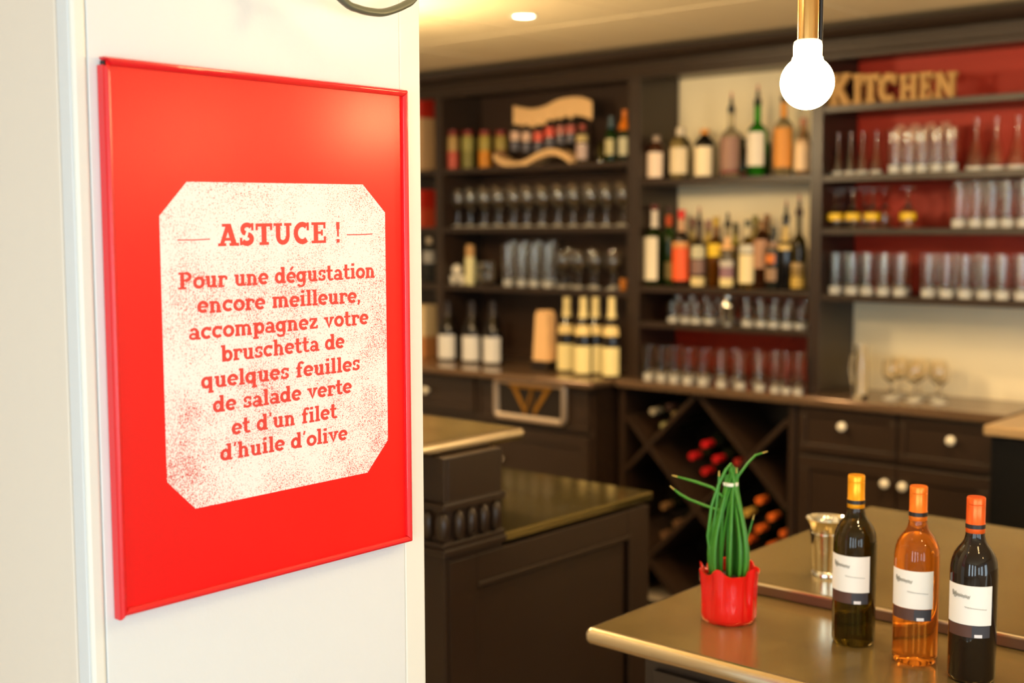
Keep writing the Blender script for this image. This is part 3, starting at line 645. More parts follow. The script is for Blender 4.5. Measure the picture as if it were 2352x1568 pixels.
sb(1757, 300, 24, 4.69, z, 'wine', (22, 30, 12), 'dark narrow bottle tucked behind the green glass bottle', group=G1)
sb(1797, 222, 44, Y, z, 'spirit', (226, 208, 168), 'clear bottle with large amber-orange label and dark cap', [(.10, .60, (214, 140, 50), 85), (.74, .92, (214, 140, 40), 180)], (.93, 1.0, (60, 50, 20)), group=G1)
sb(1842, 272, 38, Y, z, 'soft', (220, 180, 140), 'pinkish pale bottle with cream label, nearest the right upright', [(.08, .62, (242, 206, 160), 80)], (.88, 1.0, (190, 120, 80)), group=G1)
G2 = 'spirit bottles on the lower middle shelf'; z = ZM[1]; Y = 4.575
sb(1504, 470, 47, Y, z, 'spirit', (70, 108, 30), 'green vermouth bottle with white neck and tall white label', [(.07, .60, (232, 218, 190), 50), (.72, .93, (222, 208, 190), 180)], (.93, 1.0, (90, 26, 16)), group=G2)
sb(1537, 476, 44, 4.65, z, 'spirit', (40, 64, 24), 'dark green bottle with orange neck label, behind the vermouth', [(.08, .3, (150, 130, 70), 60), (.76, .9, (204, 78, 18), 180)], (.93, 1.0, (60, 20, 12)), group=G2)
sb(1566, 482, 42, Y, z, 'spirit', (34, 24, 18), 'dark bottle with vivid orange-red label and red cap', [(.08, .52, (238, 92, 40), 82), (.50, .58, (228, 158, 92), 82), (.72, .88, (206, 160, 120), 180)], (.88, 1.0, (222, 40, 22)), group=G2)
sb(1606, 482, 36, Y, z, 'spirit', (96, 66, 48), 'brown bottle with grey and cream banded labels and pourer', [(.02, .16, (222, 200, 142), 82), (.2, .44, (128, 98, 90), 82), (.46, .66, (196, 190, 158), 84)], None, ((60, 44, 34), (170, 90, 70)), group=G2)
sb(1645, 498, 36, Y, z, 'spirit', (168, 104, 12), 'amber bottle with round bright yellow label', [(.44, .62, (236, 196, 40), 70)], (.86, 1.0, (186, 150, 20)), group=G2)
sb(1672, 484, 34, 4.56, z, 'spirit', (214, 196, 150), 'clear bottle with peach neck label and mauve lower label', [(.03, .16, (232, 212, 150), 80), (.16, .34, (140, 104, 116), 80), (.34, .44, (196, 188, 176), 80), (.62, .82, (248, 196, 138), 180)], None, ((50, 44, 26), None), group=G2)
sb(1718, 505, 38, Y, z, 'spirit', (200, 160, 30), 'yellow bottle with tall cream label and grey shoulder label', [(.08, .5, (242, 222, 170), 80), (.52, .64, (206, 200, 180), 180), (.76, .9, (206, 190, 150), 180)], (.9, 1.0, (80, 80, 60)), group=G2)
sb(1752, 506, 42, 4.6, z, 'squat', (140, 70, 26), 'reddish brown rounded bottle with dusky pink label', [(.3, .72, (178, 132, 100), 80)], (.86, 1.0, (120, 80, 10)), group=G2)
sb(1778, 520, 36, 4.56, z, 'spirit', (30, 32, 28), 'dark grey bottle with a small orange medallion label', [(.42, .56, (214, 116, 40), 40), (.14, .34, (150, 118, 90), 50), (.66, .76, (160, 130, 110), 180)], (.85, 1.0, (60, 58, 48)), group=G2)
sb(1806, 468, 36, Y, z, 'spirit', (16, 14, 14), 'black bodied bottle with cream neck and dark pourer', [(.56, .9, (216, 184, 112), 180)], None, ((30, 30, 16), (130, 50, 36)), group=G2)
sb(1836, 455, 34, Y, z, 'spirit', (84, 72, 12), 'olive bottle with gold striped label, at the right upright', [(.03, .18, (196, 160, 70), 84), (.2, .26, (150, 120, 60), 84), (.28, .36, (170, 140, 90), 84)], None, ((56, 30, 16), (170, 90, 80)), group=G2)
for u, vt, gl, cp_, lb in ((1590, 500, (120, 96, 30), (120, 70, 60), 'olive brown bottle in the back row, behind the banded label bottle'), (1628, 505, (150, 120, 24), (150, 100, 90), 'ochre bottle in the back row beside the round yellow label'),
                 (1690, 512, (130, 116, 22), (60, 60, 30), 'olive yellow bottle in the back row behind the peach necked bottle'), (1735, 495, (112, 92, 14), (120, 110, 20), 'tall olive bottle in the back row behind the yellow bottle'), (1762, 492, (104, 66, 10), (130, 80, 10), 'honey brown bottle in the back row of the lower middle shelf')):
    sb(u, vt, 34, 4.71, z, 'spirit', gl, lb, [(.66, .8, tuple(min(255, c+60) for c in gl), 180)], (.86, 1.0, cp_), group=G2)
# left unit
G3 = 'jars on the top left shelf'; z = ZL[0]; Y = 4.575
for i, (u, a, b2, lb) in enumerate(((1040, (190, 80, 60), (176, 140, 80), 'leftmost'), (1075, (120, 112, 52), (150, 140, 70), 'second'), (1114, (206, 130, 24), (160, 140, 60), 'third'), (1151, (110, 70, 36), (150, 130, 60), 'fourth'))):
    p = place(u, 380, Y, z); H = hgt(u, 300, Y, z); r = 29*depth(p)/FPX/2
    col = ('pink', 'green', 'orange', 'brown')[i]
    t = thing('jar', p, '%s of four lidded jars on the top left shelf, %s lower half' % (lb, col), 'jar', G3)
    MB().lathe([(0, 0), (r, 0), (r, H*.42), (r*.93, H*.46), (0, H*.46)], 20).build('body', pm(a), t)
    MB().lathe([(0, H*.46), (r*.93, H*.46), (r, H*.5), (r, H*.8), (r*.8, H*.86), (0, H*.86)], 20).build('upper_label', pm(b2), t)
    MB().lathe([(0, H*.86), (r*.86, H*.86), (r*.86, H), (0, H)], 20).build('lid', pm((120, 22, 10)), t)
# wavy rack
wp = place(1262, 378, 4.56, z)
wr_ = thing('wavy_bottle_rack', wp, 'wavy pale wood rack on the top left shelf carrying small bottles', 'rack')
def wave(pxs, dy, th, nm):
    pts = [at(u, v, 1, 4.56) for u, v in pxs]; top_ = [(p.x-wp.x, p.z-wp.z) for p in pts]; bot = [(x, zz-th) for x, zz in top_][::-1]
    n = len(top_); m = MB()
    v = [(x, -dy/2, zz) for x, zz in top_+bot] + [(x, dy/2, zz) for x, zz in top_+bot]; N = 2*n; f = []
    for i in range(n-1): f += [(i, i+1, N-2-i, N-1-i), (N+i, N+N-1-i, N+N-2-i, N+i+1)]
    for i in range(N): f.append((i, N+i, N+(i+1) % N, (i+1) % N))
    return m.add(v, f).build(nm, M_pine, wr_, .004)
def wv_(u): t_ = (u-1148)/(1325-1148); return 361 + 7*math.sin(PI*(t_*2.05+.95)) * 1.9 * -1 - 6*t_ if False else 358 - 12*math.sin(2*PI*(t_-.28)) - 8*(t_-.5)
wave([(1148+i*177/16, 361 + [ -8, 0, 6, 9, 11, 11, 9, 4, -3, -9, -14, -18, -19, -18, -14, -8, 2][i]) for i in range(17)], .10, .030, 'lower_board')
wave([(1180+i*180/14, [242, 246, 248, 250, 249, 246, 241, 234, 228, 225, 223, 222, 223, 226, 232][i]) for i in range(15)], .012, .085, 'upper_board')
zr_ = [348, 351, 350, 342, 334, 330, 352]
for i, (u, cl) in enumerate(((1184, (206, 168, 142)), (1210, (206, 168, 142)), (1237, (216, 84, 60)), (1263, (216, 80, 58)), (1288, (170, 96, 80)), (1311, (170, 80, 66)))):
    pb = place(u, 380, 4.555, 0); pb.z = at(u, zr_[i], 1, 4.555).z; H = at(u, 270 - (i > 2)*12, 1, 4.555).z - pb.z
    bottle(pb, H, 23*depth(pb)/FPX/2, 'wine', (38, 34, 32), '%s small dark bottle from the left in the wavy rack' % ORD[i], [(.32, .58, cl, 180), (.04, .26, (84, 80, 88), 80)], (.8, 1.0, (232, 190, 130)), name='small_bottle', group='small bottles in the wavy rack', seg=14)
sb(1338, 286, 30, 4.565, z, 'squat', (190, 176, 150), 'pale bottle with beige label at the right foot of the wavy rack', [(.1, .5, (186, 160, 150), 80), (.55, .72, (190, 164, 104), 80)], (.86, 1.0, (160, 60, 40)))
G4 = 'bottles at the right end of the top left shelf'
sb(1381, 325, 24, Y, z, 'squat', (120, 108, 14), 'small yellow-green bottle, shortest of the three beside the wavy rack', group=G4)
sb(1403, 268, 27, Y, z, 'wine', (38, 110, 22), 'green bottle with blue-grey cap and cream label on the top left shelf', [(.16, .5, (190, 178, 130), 60)], (.74, 1.0, (70, 92, 100)), group=G4)
sb(1434, 250, 27, Y, z, 'wine', (84, 104, 50), 'bottle with orange neck and white label on the top left shelf', [(.12, .45, (206, 200, 168), 70)], (.6, .98, (226, 124, 20)), group=G4)
# left worktop bottles
z = ZC
for u, lb in ((1030, 'leftmost'), (1085, 'middle'), (1133, 'rightmost')):
    vt = 692; p = place(u, 800, 4.52, z); H = hgt(u, vt, 4.52, z)
    bottle(p, H, 46*depth(p)/FPX/2, 'burg', (20, 15, 12), 'dark wine bottle with large white label, %s of three near the pillar' % lb, [(.04, .44, (226, 222, 216), 85)], (.76, 1.0, (36, 26, 24)), name='wine_bottle', group='white-labelled wine bottles', seg=24)
for u, Yq, lb in ((1302, 4.50, 'leftmost'), (1340, 4.44, 'second from left'), (1368, 4.50, 'third from left'), (1405, 4.45, 'rightmost')):
    p = place(u, 848, Yq, z); H = hgt(u, 682, Yq, z)
    bottle(p, H, 44*depth(p)/FPX/2, 'burg', (24, 18, 14), 'dark bottle with cream capsule and cream label, %s of the four' % lb, [(.03, .38, (240, 222, 158), 85), (.52, .64, (228, 200, 134), 88)], (.74, 1.0, (228, 208, 146)), name='cream_capsule_bottle', group='cream-capsuled bottles', seg=24)
p = place(1250, 850, 4.47, z); r = 23*depth(p)/FPX
t = thing('wooden_box', p, 'tall narrow pale wood box standing left of the cream-capsuled bottles', 'box')
MB().box(-r, r, -r*.8, r*.8, .0, .045).build('base', M_wood2, t, .003)
m = MB(); hh = hgt(1250, 712, 4.47, z)
m.prism([(-r*.95, .045), (r*.98, .045), (r*.9, hh*.93), (r*.6, hh), (-r*.35, hh), (-r*.62, hh*.93)], lambda x, q: (x, -r*.7, q), (0, 1, 0), r*1.4)
m.build('body', mat('box_wood', (236, 190, 134), .5, vary=.1, vscale=30), t, .004)
# third left shelf small things
z = ZL[2]; Y = 4.57
def small(name, u, vt, w, lab, cat, build, z=z, Y=Y):
    p = place(u, 640, Y, z); H = hgt(u, vt, Y, z); r = w*depth(p)/FPX/2
    t = thing(name, p, lab, cat); build(t, r, H); return t
small('espresso_cup', 1040, 632, 19, 'left of two white cups at the left end of the third shelf', 'cup', lambda t, r, H: (MB().lathe([(0, 0), (r*.6, 0), (r, H*.8), (r*1.02, H), (r*.92, H), (r*.5, H*.1), (0, H*.1)], 18).build('bowl', M_china, t), MB().tube([(r*.9, 0, H*.8), (r*1.5, 0, H*.7), (r*1.5, 0, H*.4), (r*.8, 0, H*.3)], r*.13, 8).build('handle', M_china, t)))
small('espresso_cup', 1060, 632, 19, 'right of two white cups at the left end of the third shelf', 'cup', lambda t, r, H: (MB().lathe([(0, 0), (r*.6, 0), (r, H*.8), (r*1.02, H), (r*.92, H), (r*.5, H*.1), (0, H*.1)], 18).build('bowl', M_china, t), MB().tube([(r*.9, 0, H*.8), (r*1.5, 0, H*.7), (r*1.5, 0, H*.4), (r*.8, 0, H*.3)], r*.13, 8).build('handle', M_china, t)))
cu = at(1050, 632, 1, Y)
t = thing('sugar_bowl', (cu.x, Y, cu.z+.001), 'small round white bowl stacked on the two cups', 'bowl')
MB().lathe([(0, 0), (.014, 0), (.026, .018), (.027, .034), (.018, .048), (.006, .052), (0, .056)], 18).build('body', M_china, t)
small('corked_jar', 1080, 562, 24, 'slim cream jar with a cork stopper on the third left shelf', 'jar', lambda t, r, H: (MB().lathe([(0, 0), (r, 0), (r, H*.62), (r*.85, H*.7), (0, H*.7)], 18).build('body', pm((226, 216, 160)), t), MB().lathe([(0, H*.68), (r*.8, H*.68), (r*.9, H*.9), (r*.7, H), (0, H)], 18).build('cork', pm((196, 150, 92)), t)))
small('tealight_holder', 1432, 640, 18, 'small amber candle holder at the right end of the third left shelf', 'candle holder', lambda t, r, H: (MB().lathe([(0, 0), (r*.8, 0), (r, H*.7), (r*.9, H), (r*.8, H), (r*.8, H*.3), (0, H*.3)], 18).build('cup', pm((186, 110, 24)), t)))
# far left unit contents
def boxy(name, u, vt, vb, w, z, lab, c1_, c2_, fr_=.4):
    p = place(u, (vt+vb)/2, 4.56, z); H = hgt(u, vt, 4.56, z); r = w*depth(p)/FPX/2
    t = thing(name, p, lab, 'box'); MB().box(-r, r, -.05, .05, 0, H*(1-fr_)).build('carton', pm(c2_), t, .002); MB().box(-r*1.01, r*1.01, -.0505, .0505, H*(1-fr_), H).build('lid', pm(c1_), t, .002)
boxy('carton', 968, 226, 380, 46, ZL[0], 'cream carton with red lid on the top shelf beside the pillar', (170, 34, 16), (190, 152, 108), .28)
boxy('carton', 968, 436, 535, 46, ZL[1], 'red carton on the second shelf beside the pillar', (176, 34, 14), (186, 66, 34), .5)
sb(985, 545, 30, 4.56, ZL[2], 'squat', (120, 122, 120), 'grey glass bottle with pale round cap beside the pillar', [(.45, .7, (150, 146, 140), 180)], (.86, 1.0, (190, 170, 140)))
boxy('paper_bag', 972, 700, 820, 52, ZC, 'cream paper bag on the worktop right beside the pillar', (212, 186, 140), (180, 120, 70), .6)

# ---------------------------------------------------------------- drinking glasses
def shell(outer, th, floor):
    inner = [(max(r-th, .0005), z) for r, z in outer if z > floor][::-1]
    return [(0, outer[0][1])]+outer+inner+[(0, floor)]
def goblet(h, r):
    o = [(r*.85, 0), (r*.87, .004), (.006, .014), (.004, h*.40), (r*.35, h*.45), (r*.85, h*.56), (r, h*.70), (r*.92, h*.88), (r*.82, h)]
    i = [(r*.82-.0012, h), (r*.92-.0014, h*.88), (r-.0014, h*.70), (r*.85-.0016, h*.57), (r*.3, h*.465), (0, h*.455)]
    return [(0, 0)]+o+i
GP = {'goblet': lambda h, r: goblet(h, r),
 'tumbler': lambda h, r: [(0, 0), (r*.86, 0), (r*.88, .003), (r*.895, .022), (r, h), (r-.0018, h), (r*.86-.0022, .020), (r*.5, .015), (0, .014)],
 'pint': lambda h, r: [(0, 0), (r*.78, 0), (r*.8, .004), (r*.815, .030), (r*.84, h*.3), (r, h*.85), (r*.97, h), (r*.97-.0022, h), (r-.0025, h*.85), (r*.82-.003, h*.3), (r*.66, .030), (r*.4, .025), (0, .024)],
 'flared': lambda h, r: [(0, 0), (r*.6, 0), (r*.62, .024), (r, h), (r-.0018, h), (r*.6-.002, .024), (0, .022)],
 'upturned': lambda h, r: [(r*.82, 0), (r*.92, h*.12), (r, h*.30), (r*.85, h*.44), (r*.35, h*.55), (.004, h*.60), (.005, h-.010), (r*.85, h-.003), (r*.85, h), (0, h), (0, h-.004), (0, h*.545), (r*.3, h*.535), (r*.85-.0016, h*.43), (r-.0014, h*.30), (r*.92-.0014, h*.12), (r*.82-.0012, 0), (r*.82, 0)],
 'carafe': lambda h, r: [(0, 0), (r*.9, 0), (r, .01), (r*.99, .016), (r*.95, h*.16), (r*.55, h*.45), (r*.3, h*.62), (r*.27, h*.8), (r*.38, h), (r*.38-.0015, h), (r*.27-.0018, h*.8), (r*.3-.002, h*.62), (r*.55-.002, h*.45), (r*.95-.002, h*.16), (r*.9, .016), (0, .014)]}
GM = {}
def gmesh(kind, h, r):
    k = (kind, round(h, 3), round(r, 4))
    if k not in GM:
        me = GM[k] = MB().lathe(GP[kind](*k[1:]), 22).mesh('glass', M_glass); me.materials.append(M_footglow)
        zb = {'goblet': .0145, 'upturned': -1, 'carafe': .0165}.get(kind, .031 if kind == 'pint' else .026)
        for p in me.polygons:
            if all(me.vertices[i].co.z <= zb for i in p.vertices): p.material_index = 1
    return GM[k]
NM = {'goblet': 'wine_glass', 'tumbler': 'tumbler', 'pint': 'beer_glass', 'flared': 'flared_glass', 'upturned': 'wine_glass', 'carafe': 'carafe'}
def row(kind, u0, u1, n, Y, z, h, r, desc, where, rowname, group, skip=(), deco=None):
    x0, x1 = xw(u0, Y), xw(u1, Y); j = 0
    for i in range(n):
        x = x0+(x1-x0)*i/max(1, n-1)
        if i in skip: continue
        o = D.objects.new(NM[kind], gmesh(kind, h, r)); COL.objects.link(o)
        o.location = (x+random.uniform(-.003, .003), Y+random.uniform(-.004, .004), z+.0004)
        tag(o, '%s %s from left, %s, %s' % (ORD[j], desc, rowname, where), 'carafe' if kind == 'carafe' else 'glass', group); j += 1
        if deco: deco(o, r, h)
W1 = 'second left shelf'
row('goblet', 1052, 1432, 12, 4.56, ZL[1], .185, .035, 'stemmed wine glass', W1, 'front row', 'wine glasses on the second left shelf')
row('goblet', 1075, 1425, 11, 4.645, ZL[1], .200, .035, 'stemmed wine glass', W1, 'back row', 'wine glasses on the second left shelf')
W1 = 'third left shelf'
row('pint', 1168, 1256, 4, 4.56, ZL[2], .20, .030, 'tall beer glass', W1, 'front row', 'beer glasses on the third left shelf')
row('pint', 1180, 1268, 4, 4.64, ZL[2], .215, .030, 'tall beer glass', W1, 'back row', 'beer glasses on the third left shelf')
row('goblet', 1292, 1405, 4, 4.57, ZL[2], .17, .036, 'stemmed wine glass', W1, 'front row', 'wine glasses on the third left shelf')
row('goblet', 1310, 1412, 3, 4.66, ZL[2], .18, .036, 'stemmed wine glass', W1, 'back row', 'wine glasses on the third left shelf')
W1 = 'shelf under the spirit bottles'
row('tumbler', 1548, 1842, 11, 4.555, ZM[2], .088, .0275, 'short tumbler', W1, 'front row', 'short tumblers under the spirit bottles', skip=(4, 5))
row('tumbler', 1560, 1850, 10, 4.64, ZM[2], .110, .028, 'short tumbler', W1, 'back row', 'short tumblers under the spirit bottles')
W1 = 'middle worktop'
row('pint', 1490, 1618, 5, 4.475, ZC, .150, .0275, 'thick-footed beer glass', W1, 'front row', 'beer glasses on the middle worktop')
row('flared', 1660, 1750, 3, 4.475, ZC, .150, .036, 'flared glass', W1, 'front row', 'flared glasses on the middle worktop')
row('tumbler', 1785, 1838, 3, 4.46, ZC, .165, .0215, 'slim long-drink glass', W1, 'front row', 'slim glasses on the middle worktop')
row('pint', 1502, 1660, 6, 4.56, ZC, .150, .0275, 'thick-footed beer glass', W1, 'back row', 'beer glasses on the middle worktop')
row('flared', 1690, 1840, 4, 4.58, ZC, .150, .034, 'flared glass', W1, 'back row', 'flared glasses on the middle worktop')
W1 = 'shelf below the wooden sign'
row('carafe', 1922, 2006, 4, 4.58, ZR[1], .165, .0235, 'small carafe', W1, 'front row', 'small carafes below the wooden sign')
row('pint', 2048, 2178, 5, 4.56, ZR[1], .165, .0275, 'tall beer glass', W1, 'front row', 'beer glasses below the wooden sign')
row('pint', 2060, 2165, 4, 4.65, ZR[1], .190, .0275, 'tall beer glass', W1, 'back row', 'beer glasses below the wooden sign')
row('carafe', 2235, 2330, 3, 4.57, ZR[1], .19, .036, 'large carafe', W1, 'front row', 'large carafes below the wooden sign')
W1 = 'third right shelf'
yel = mat('yellow_band', (222, 180, 20), .4)
def band(o, r, h): MB().lathe([(r*1.004, h*.2), (r*1.012, h*.2), (r*1.015, h*.36), (r*.98, h*.38)], 20).build('bowl_ring', yel, o)  # plain yellow ring around each upturned bowl
row('upturned', 1918, 2082, 5, 4.56, ZR[2], .150, .030, 'upturned stemmed glass', W1, 'front row', 'upturned glasses on the third right shelf', skip=(3,), deco=band)
row('upturned', 1935, 2080, 4, 4.65, ZR[2], .155, .030, 'upturned stemmed glass', W1, 'back row', 'upturned glasses on the third right shelf')
row('pint', 2200, 2350, 5, 4.555, ZR[2], .168, .030, 'tall beer glass', W1, 'front row', 'beer glasses on the third right shelf')
row('pint', 2215, 2340, 4, 4.65, ZR[2], .168, .030, 'tall beer glass', W1, 'back row', 'beer glasses on the third right shelf')
W1 = 'the lowest right shelf'
row('pint', 1920, 2070, 5, 4.555, ZR[3], .160, .0305, 'beer glass', 'lowest right shelf, left cluster', 'front row', 'beer glasses, left cluster of the lowest right shelf')
row('pint', 1945, 2080, 4, 4.65, ZR[3], .160, .0305, 'beer glass', 'lowest right shelf, left cluster', 'back row', 'beer glasses, left cluster of the lowest right shelf')
row('pint', 2135, 2350, 6, 4.555, ZR[3], .160, .0305, 'beer glass', 'lowest right shelf, right cluster', 'front row', 'beer glasses, right cluster of the lowest right shelf')
row('pint', 2150, 2340, 5, 4.65, ZR[3], .160, .0305, 'beer glass', 'lowest right shelf, right cluster', 'back row', 'beer glasses, right cluster of the lowest right shelf')
W1 = 'the worktop niche'
row('goblet', 2055, 2165, 3, 4.56, ZC, .150, .036, 'short wine glass', W1, 'front row', 'wine glasses in the worktop niche')
row('goblet', 2075, 2160, 3, 4.66, ZC, .150, .036, 'short wine glass', W1, 'back row', 'wine glasses in the worktop niche')
# jug in the niche, pitcher, shaker
def jug(u, vt, w, Y, z, lab, nm='glass_jug'):
    p = place(u, 850, Y, z); H = hgt(u, vt, Y, z); r = w*depth(p)/FPX/2; t = thing(nm, p, lab, 'jug')
    MB().lathe([(0, 0), (r*.9, 0), (r, .006), (r, H*.6), (r*.82, H*.85), (r*.9, H), (r*.9-.002, H), (r*.82-.002, H*.85), (r-.0025, H*.6), (r-.0025, .016), (0, .014)], 26).build('body', M_glass, t)
    MB().tube([(-r*.85, 0, H*.85), (-r*1.5, 0, H*.82), (-r*1.7, 0, H*.55), (-r*1.4, 0, H*.28), (-r*.95, 0, H*.2)], .005, 10).build('handle', M_glass, t)
jug(1978, 792, 34, 4.50, ZC, 'clear glass jug with handle at the left of the worktop niche')
jug(1122, 600, 40, 4.575, ZL[2], 'small clear glass pitcher between the corked jar and beer glasses')
p = place(1671, 700, 4.56, ZM[2]); t = thing('cocktail_shaker', p, 'shiny silver cocktail shaker among the short tumblers', 'shaker')
MB().lathe([(0, 0), (.024, 0), (.030, .075), (.031, .078), (0, .078)], 24).build('cup', M_silver, t)
MB().lathe([(0, .078), (.031, .078), (.028, .100), (.014, .112), (0, .112)], 24).build('strainer', M_silver, t)
MB().lathe([(0, .112), (.014, .112), (.015, .128), (.010, .136), (0, .137)], 24).build('cap', M_silver, t)

# ---------------------------------------------------------------- wooden word sign
sg = thing('word_sign', (-2.05, 4.56, ZR[0]), 'wooden letters spelling KITCHEN on the top right shelf', 'sign')
cols = [(1903, 1958, 'K'), (1960, 1984, 'I'), (1980, 2024, 'T'), (2020, 2064, 'C'), (2066, 2114, 'H'), (2112, 2146, 'E'), (2146, 2202, 'N')]
Ys = 4.55
for i, (ua, ub, ch) in enumerate(cols):
    xa, xb = at(ua, 200, 1, Ys).x, at(ub, 200, 1, Ys).x; adv = CP[ch][0]
    hL = (at((ua+ub)/2, 170-(i > 4)*4, 1, Ys).z - ZR[0])*.98; m = MB()
    for si, (_, pts, w) in enumerate(CP[ch][1]):
        ribbon(m, pts, w*1.15, lambda a, bb: (xa+(xb-xa)*a/adv, Ys-.012-si*.0003, ZR[0]+.0005+max(bb, 0)*hL), (0, 1, 0), .024)
    child(m, 'letter', M_sign, sg)

# ---------------------------------------------------------------- bottles lying in the rack
RBK = [((1498, 945), (150, 140, 120), 'pale', 'upper left'), ((1523, 978), (150, 142, 96), 'pale olive', 'upper left'), ((1549, 952), (110, 92, 60), 'dull gold', 'upper left'), ((1535, 935), (60, 40, 34), 'dark', 'upper left'),
 ((1617, 1021), (190, 22, 26), 'bright red', 'central'), ((1588, 1048), (176, 22, 26), 'red', 'central'), ((1643, 1055), (184, 24, 26), 'red', 'central'), ((1617, 1083), (170, 22, 24), 'deep red', 'central'), ((1692, 1062), (150, 40, 30), 'brownish red', 'central'),
 ((1742, 1150), (214, 100, 34), 'orange', 'lower right'), ((1770, 1188), (214, 100, 34), 'orange', 'lower right'), ((1741, 1215), (206, 94, 32), 'orange', 'lower right'), ((1797, 1226), (200, 90, 30), 'orange', 'lower right'),
 ((1716, 1240), (190, 80, 28), 'orange', 'lower right'), ((1768, 1255), (200, 92, 30), 'orange', 'lower right'), ((1713, 1178), (186, 150, 70), 'yellow', 'lower right'),
 ((1523, 1163), (110, 80, 50), 'brown', 'lower left'), ((1552, 1203), (100, 70, 44), 'brown', 'lower left'), ((1522, 1228), (96, 68, 44), 'brown', 'lower left')]
cnt = {}
for (u, v), cc_, nm, cell in RBK:
    p = at(u, v, 1, 4.46); k = (nm, cell); cnt[k] = cnt.get(k, 0)+1
    lab = 'lying wine bottle, %s capsule, %s from top in %s rack cell' % (nm, ORD[cnt[k]-1], cell)
    t = thing('lying_wine_bottle', p, lab, 'bottle', 'bottles in the %s cell of the wine rack' % cell)
    H = .295; Rr = .0365
    def ly(mb): mb.v = [(x, z_*1.0, y) for x, y, z_ in mb.v]; mb.v = [(x, .297-y, z_) for x, y, z_ in mb.v]; return mb
    pr = [(r_*Rr, z_*H) for r_, z_ in PROF['wine']]
    ly(MB().lathe(pr, 16)).build('glass_body', gm((22, 24, 14)), t)
    ly(MB().lathe([(0, H*.8), (.0148, H*.8), (.0152, H*.95), (.0158, H*.985), (.0152, H*1.004), (0, H*1.004)], 16)).build('capsule', pm(cc_, .4), t)

# ---------------------------------------------------------------- chive pot
pb = at(1665, 1424, 2, .8856); pb.y += .012; dd = depth(pb); Rp = 128*dd/FPX/2
H = .103
pt = thing('herb_pot', pb, 'glossy red crimped ceramic pot of tied chives on the zinc counter', 'plant pot')
m = MB(); seg = 96; rings = [(.0, .93), (.004, .97), (.012, .985), (.05, .97), (.075, .975), (.095, 1.0), (1.0, 1.06)]
zs = [0, .003, .008, .02, .035, .05, .065, .08, .092, .1]
def flute(a, t_): return 1 + .062*t_**.6*math.cos(9*a+1.2*math.sin(2*a)) + .018*t_*math.cos(17*a+1)
v = []; n = 0
prof = [(0, 0), (.90, 0), (.96, .003), (.985, .010), (.975, .03), (.965, .05), (.975, .07), (.995, .088), (1.03, 1)]
outer = []
for j, (rf, zz) in enumerate(prof+[(.985, 2), (.90, .085), (.88, .078)]):
    for i in range(seg):
        a = 2*PI*i/seg; rim = H - .0045 + .0065*math.cos(5*a+.6) + .003*math.cos(9*a)
        if zz == 1: z_, f_ = rim, flute(a, 1)
        elif zz == 2: z_, f_ = rim-.001, flute(a, 1)
        else: z_ = zz; f_ = flute(a, min(1, zz/.09)) if j > 0 else 1
        v.append((Rp*rf*f_*math.cos(a), Rp*rf*f_*math.sin(a), z_))
nr = len(prof)+3
f = [(j*seg+i, j*seg+(i+1) % seg, (j+1)*seg+(i+1) % seg, (j+1)*seg+i) for j in range(nr-1) for i in range(seg)]
m.add(v, f, True).build('pot', M_potred, pt)
MB().lathe([(0, .082), (Rp*.9, .080)], 32).build('soil', M_soil, pt)
L2 = -Vector((RIGHT.x, RIGHT.y, 0)).normalized()
K = dd/FPX
def hz(v): return (1424-v)*K
tie_z = hz(1110); blades = []
lx = lambda u: -(u-1665)*K
for i in range(34):
    a = random.uniform(0, 2*PI); q = math.sqrt(random.random())*.72*Rp
    bx, by = q*math.cos(a), q*math.sin(a)*.9
    ex_, ey_ = random.uniform(-.009, .009), random.uniform(-.009, .009)
    tz = random.uniform(tie_z+.006, hz(1066))
    mid = .62+random.uniform(-.08, .06)
    pts = []
    cxx = (L2*lx(1668)); 
    for t_ in [k/10 for k in range(11)]:
        zz = .078 + (tz-.078)*t_; s_t = t_**1.9 if t_ < 1 else 1
        x = bx*(1-s_t)*(1+.25*math.sin(PI*min(1, t_*1.25))) + (cxx.x+ex_)*s_t; y = by*(1-s_t)*(1+.25*math.sin(PI*min(1, t_*1.25))) + (cxx.y+ey_)*s_t
        pts.append((x, y, zz))
    MB().tube(pts, [.0028, .0031, .0031, .003, .0029, .0028, .0026, .0024, .0022, .0019, .0012], 7).build('blade', M_chive, pt)
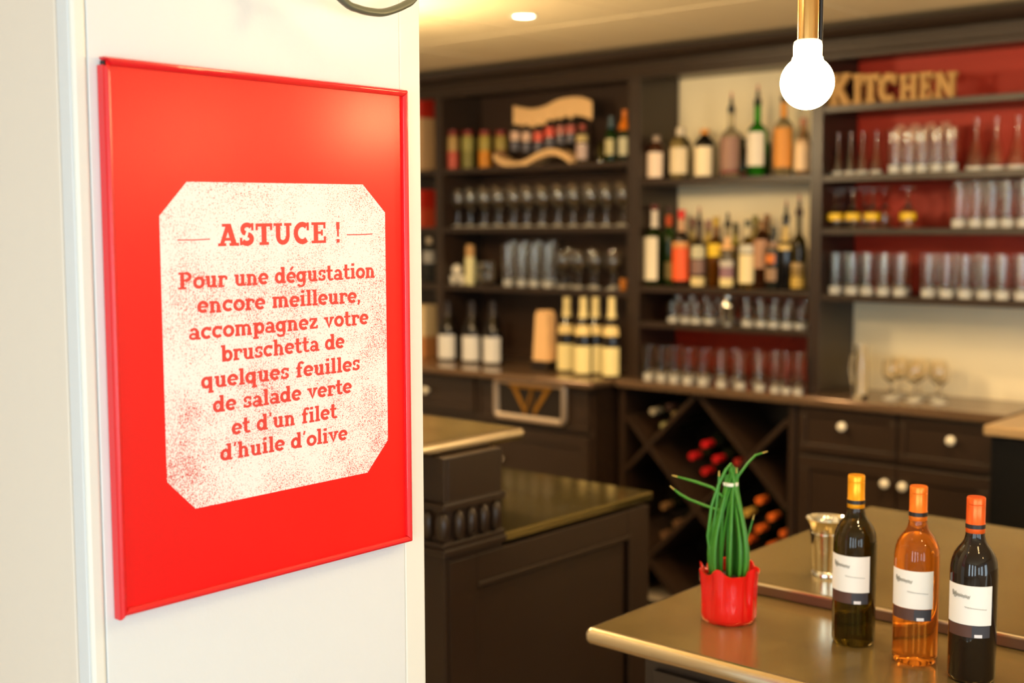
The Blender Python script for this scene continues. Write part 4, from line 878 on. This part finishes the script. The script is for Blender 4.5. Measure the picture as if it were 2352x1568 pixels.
def free(pxs, r=.0024, tip=True):
    pts = [Vector((L2*lx(u)).to_tuple()) + Vector((0, 0, hz(v_))) for u, v_ in pxs]
    o = MB().tube(pts, [r]*(len(pts)-1)+[r*.6], 8).build('blade', M_chive, pt)
    if tip:
        d = (pts[-1]-pts[-2]).normalized(); MB().tube([pts[-1], pts[-1]+d*.010], [r*.7, r*.4], 6).build('dry_tip', M_chtip, o)
free([(1626, 1300), (1616, 1230), (1624, 1160), (1640, 1110), (1655, 1078), (1668, 1062)], .003, False)
free([(1650, 1140), (1625, 1118), (1585, 1104), (1545, 1093)], .0026)
free([(1640, 1170), (1610, 1160), (1572, 1145), (1550, 1132), (1538, 1122)], .0024)
free([(1672, 1120), (1685, 1090), (1705, 1062), (1722, 1044), (1738, 1039)], .0022)
free([(1700, 1290), (1705, 1240), (1712, 1215), (1718, 1193)], .002)
free([(1632, 1290), (1628, 1220), (1636, 1150), (1640, 1110), (1640, 1092)], .0026)
free([(1690, 1290), (1704, 1230), (1694, 1180), (1682, 1120), (1680, 1085)], .0026)
ctr = L2*lx(1668)
MB().lathe([(.0105, -.0035), (.0128, -.003), (.0132, 0), (.0128, .003), (.0105, .0035)], 24, (ctr.x, ctr.y, tie_z)).build('tie_band', mat('white_tie', (232, 232, 214), .5), pt)
tp = L2*lx(1650); MB().tube([tp+Vector((0, 0, tie_z-.0005)), L2*lx(1657)+Vector((0, 0, tie_z+.0005))], .0033, 8).build('tie_end', MATS['white_tie'], pt)

# ---------------------------------------------------------------- ice bucket
q = at(1898, 1318, 2, .911); K2 = depth(q)/FPX; R0 = 37*K2; Hb = (1318-1190)*K2*1.02
bk = thing('ice_bucket', q, 'polished silver champagne bucket with flared rim on the raised counter', 'bucket')
MB().lathe([(0, 0), (R0*.82, 0), (R0*.84, .003), (R0*.86, .01), (R0*1.0, Hb*.70), (R0*1.02, Hb*.74), (R0*1.06, Hb*.745), (R0*1.06, Hb*.765), (R0*1.02, Hb*.77), (R0*1.10, Hb*.9), (R0*1.30, Hb*.985), (R0*1.33, Hb),
            (R0*1.30, Hb*1.004), (R0*1.2, Hb*.97), (R0*1.03, Hb*.88), (R0*.98, Hb*.74), (R0*.82, .012), (0, .010)], 56).build('vessel', M_silver, bk)
MB().lathe([(R0*.84, .0), (R0*.95, .0), (R0*.95, .006), (R0*.86, .010)], 48).build('foot_ring', M_silver, bk)
